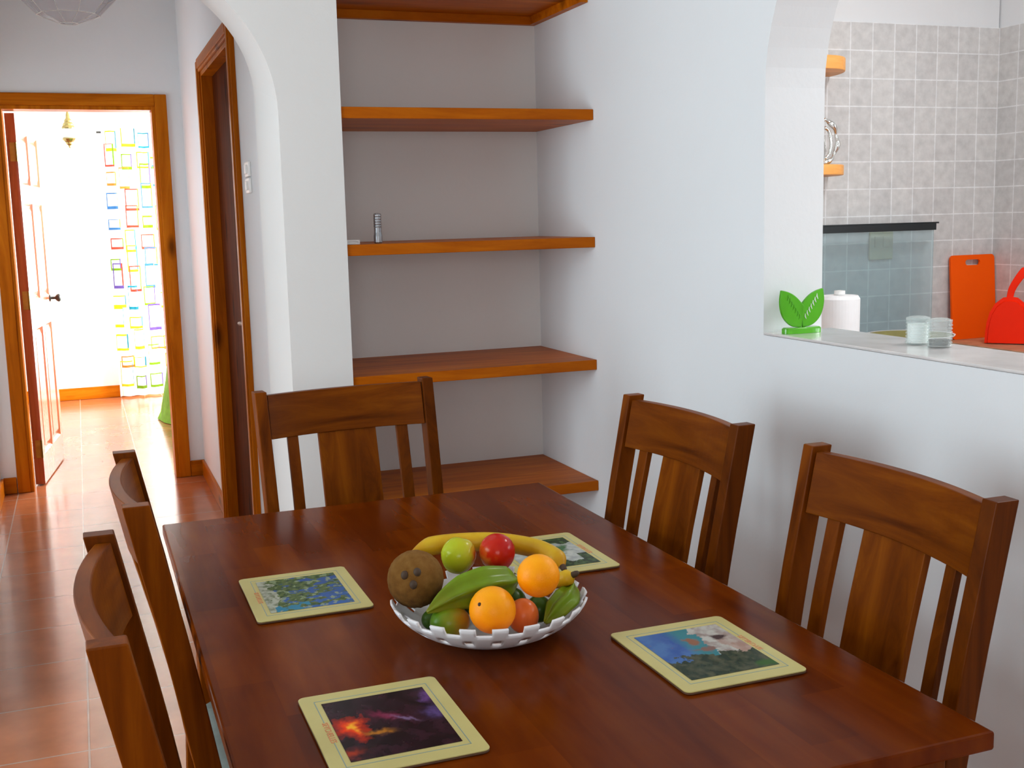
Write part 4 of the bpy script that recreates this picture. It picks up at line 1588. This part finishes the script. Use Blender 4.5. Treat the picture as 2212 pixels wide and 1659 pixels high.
def cloth(name, c):
    t = NT(name)
    v = t.coords()
    n = t.new('ShaderNodeTexNoise', Scale=180.0)
    t.link(v, n.inputs['Vector'])
    t.link(t.ramp(n.outputs['Fac'], [(0.2, tuple(q * 0.94 for q in c)), (0.8, c)]), t.b.inputs['Base Color'])
    t.setp(Roughness=0.9)
    tl = t.new('ShaderNodeBsdfTranslucent')
    tl.inputs[0].default_value = (*c, 1)
    mx = t.new('ShaderNodeMixShader')
    mx.inputs[0].default_value = 0.3
    t.link(t.b.outputs[0], mx.inputs[1])
    t.link(tl.outputs[0], mx.inputs[2])
    t.link(mx.outputs[0], t.out.inputs['Surface'])
    return t.m


cm = [cloth('curtain_cloth_%d' % k, c) for k, c in enumerate(CURT)]
CX0, CW, CZ0, CZ1 = 0.250, 0.62, 0.015, 2.225
NXc, NZc = 150, 430
rnd = random.Random(5)
rects = []      # x0,x1,z0,z1,colour,line width x, line width z
for col in range(5):
    for row in range(13):
        x = 0.01 + col * 0.125 + rnd.uniform(-0.02, 0.02)
        z = 0.07 + row * 0.165 + rnd.uniform(-0.03, 0.03)
        rects.append((x, x + rnd.uniform(0.07, 0.11), z, z + rnd.uniform(0.08, 0.22), rnd.choice([1, 2, 3, 4, 5, 6, 2, 7, 3]), rnd.uniform(0.005, 0.010), rnd.uniform(0.014, 0.026)))


def cpat(s, z):
    for (a, b, c, d, k, lw, lz) in rects:
        if a <= s <= b and c <= z <= d:
            if z - c < lz:
                return k
            if d - z < lz * 0.5 or s - a < lw or b - s < lw:
                return k if (b - s) >= lw else (k + 1) % 6 + 1
    return 0


m = MB((CX0, 10.05, CZ0))
g = []
for j in range(NZc + 1):
    z = CZ0 + (CZ1 - CZ0) * j / NZc
    row = []
    for i in range(NXc + 1):
        s = CW * i / NXc
        amp = 0.020 * (0.7 + 0.3 * (1 - z / 2.2))
        y = 10.045 + amp * math.sin(s * 2 * PI / 0.105 + 0.8 * math.sin(z * 1.1)) + 0.005 * math.sin(s * 90 + z * 2)
        row.append(m.vert((CX0 + s * 1.0, y, z)))
    g.append(row)
for j in range(NZc):
    for i in range(NXc):
        m.face((g[j][i], g[j][i + 1], g[j + 1][i + 1], g[j + 1][i]), cpat(CW * (i + .5) / NXc, (CZ1 - CZ0) * (j + .5) / NZc))
o = m.build('curtain', cm, smooth=True, normals=False)
o.location = (CX0, 10.05, CZ0)
tag(o, 'white curtain with coloured outlined rectangles hanging in the bedroom', 'curtain')

# bed with green throw, its foot corner showing at the doorway
r = empty('bed', (1.5, 8.1, 0), 'bed corner with a green throw just inside the bedroom doorway', 'bed')
m = MB(r.location)
m.box(0.60, 2.55, 7.43, 8.66, 0.06, 0.30)
m.build('bed_base', M['bed_base'], r, bevel=0.01)
m = MB(r.location)
m.box(0.585, 2.55, 7.42, 8.68, 0.30, 0.50)
m.build('mattress', M['linen'], r, bevel=0.03)
m = MB(r.location)
rings = []
top = [(0.565, 7.40), (0.565, 8.70), (1.30, 8.70), (1.30, 7.40)]
for z, e in ((0.515, -0.02), (0.508, 0.0), (0.44, 0.006), (0.30, 0.025), (0.14, 0.055), (0.06, 0.070), (0.004, 0.095)):
    ring = []
    for k in range(48):
        f = k / 48 * 4
        a, b = top[int(f) % 4], top[(int(f) + 1) % 4]
        t = f - int(f)
        x, y = a[0] + (b[0] - a[0]) * t, a[1] + (b[1] - a[1]) * t
        cx, cy = 0.95, 8.08
        wv = 0.012 * math.sin(k * 2.3) * (0.55 - z)
        dx = -1 if x < 0.575 else (1 if x > 1.29 else 0)
        dy = -1 if y < 7.41 else (1 if y > 8.69 else 0)
        if dx > 0:
            dx = 0
        fl = 0.12 + 0.88 * math.exp(-((8.70 - y) / 0.16) ** 2)
        ring.append((x + dx * (e * fl + wv * fl), y + dy * (e + wv), z))
    rings.append(ring)
m.loft(rings, cap=False)
m.face(list(range(48)))
m.build('throw', M['green_cloth'], r, smooth=True)
for x in (0.70, 2.48):
    for y in (7.52, 8.58):
        m = MB(r.location)
        m.box(x - 0.03, x + 0.03, y - 0.03, y + 0.03, 0.0, 0.06)
        m.build('leg', M['bed_base'], r)
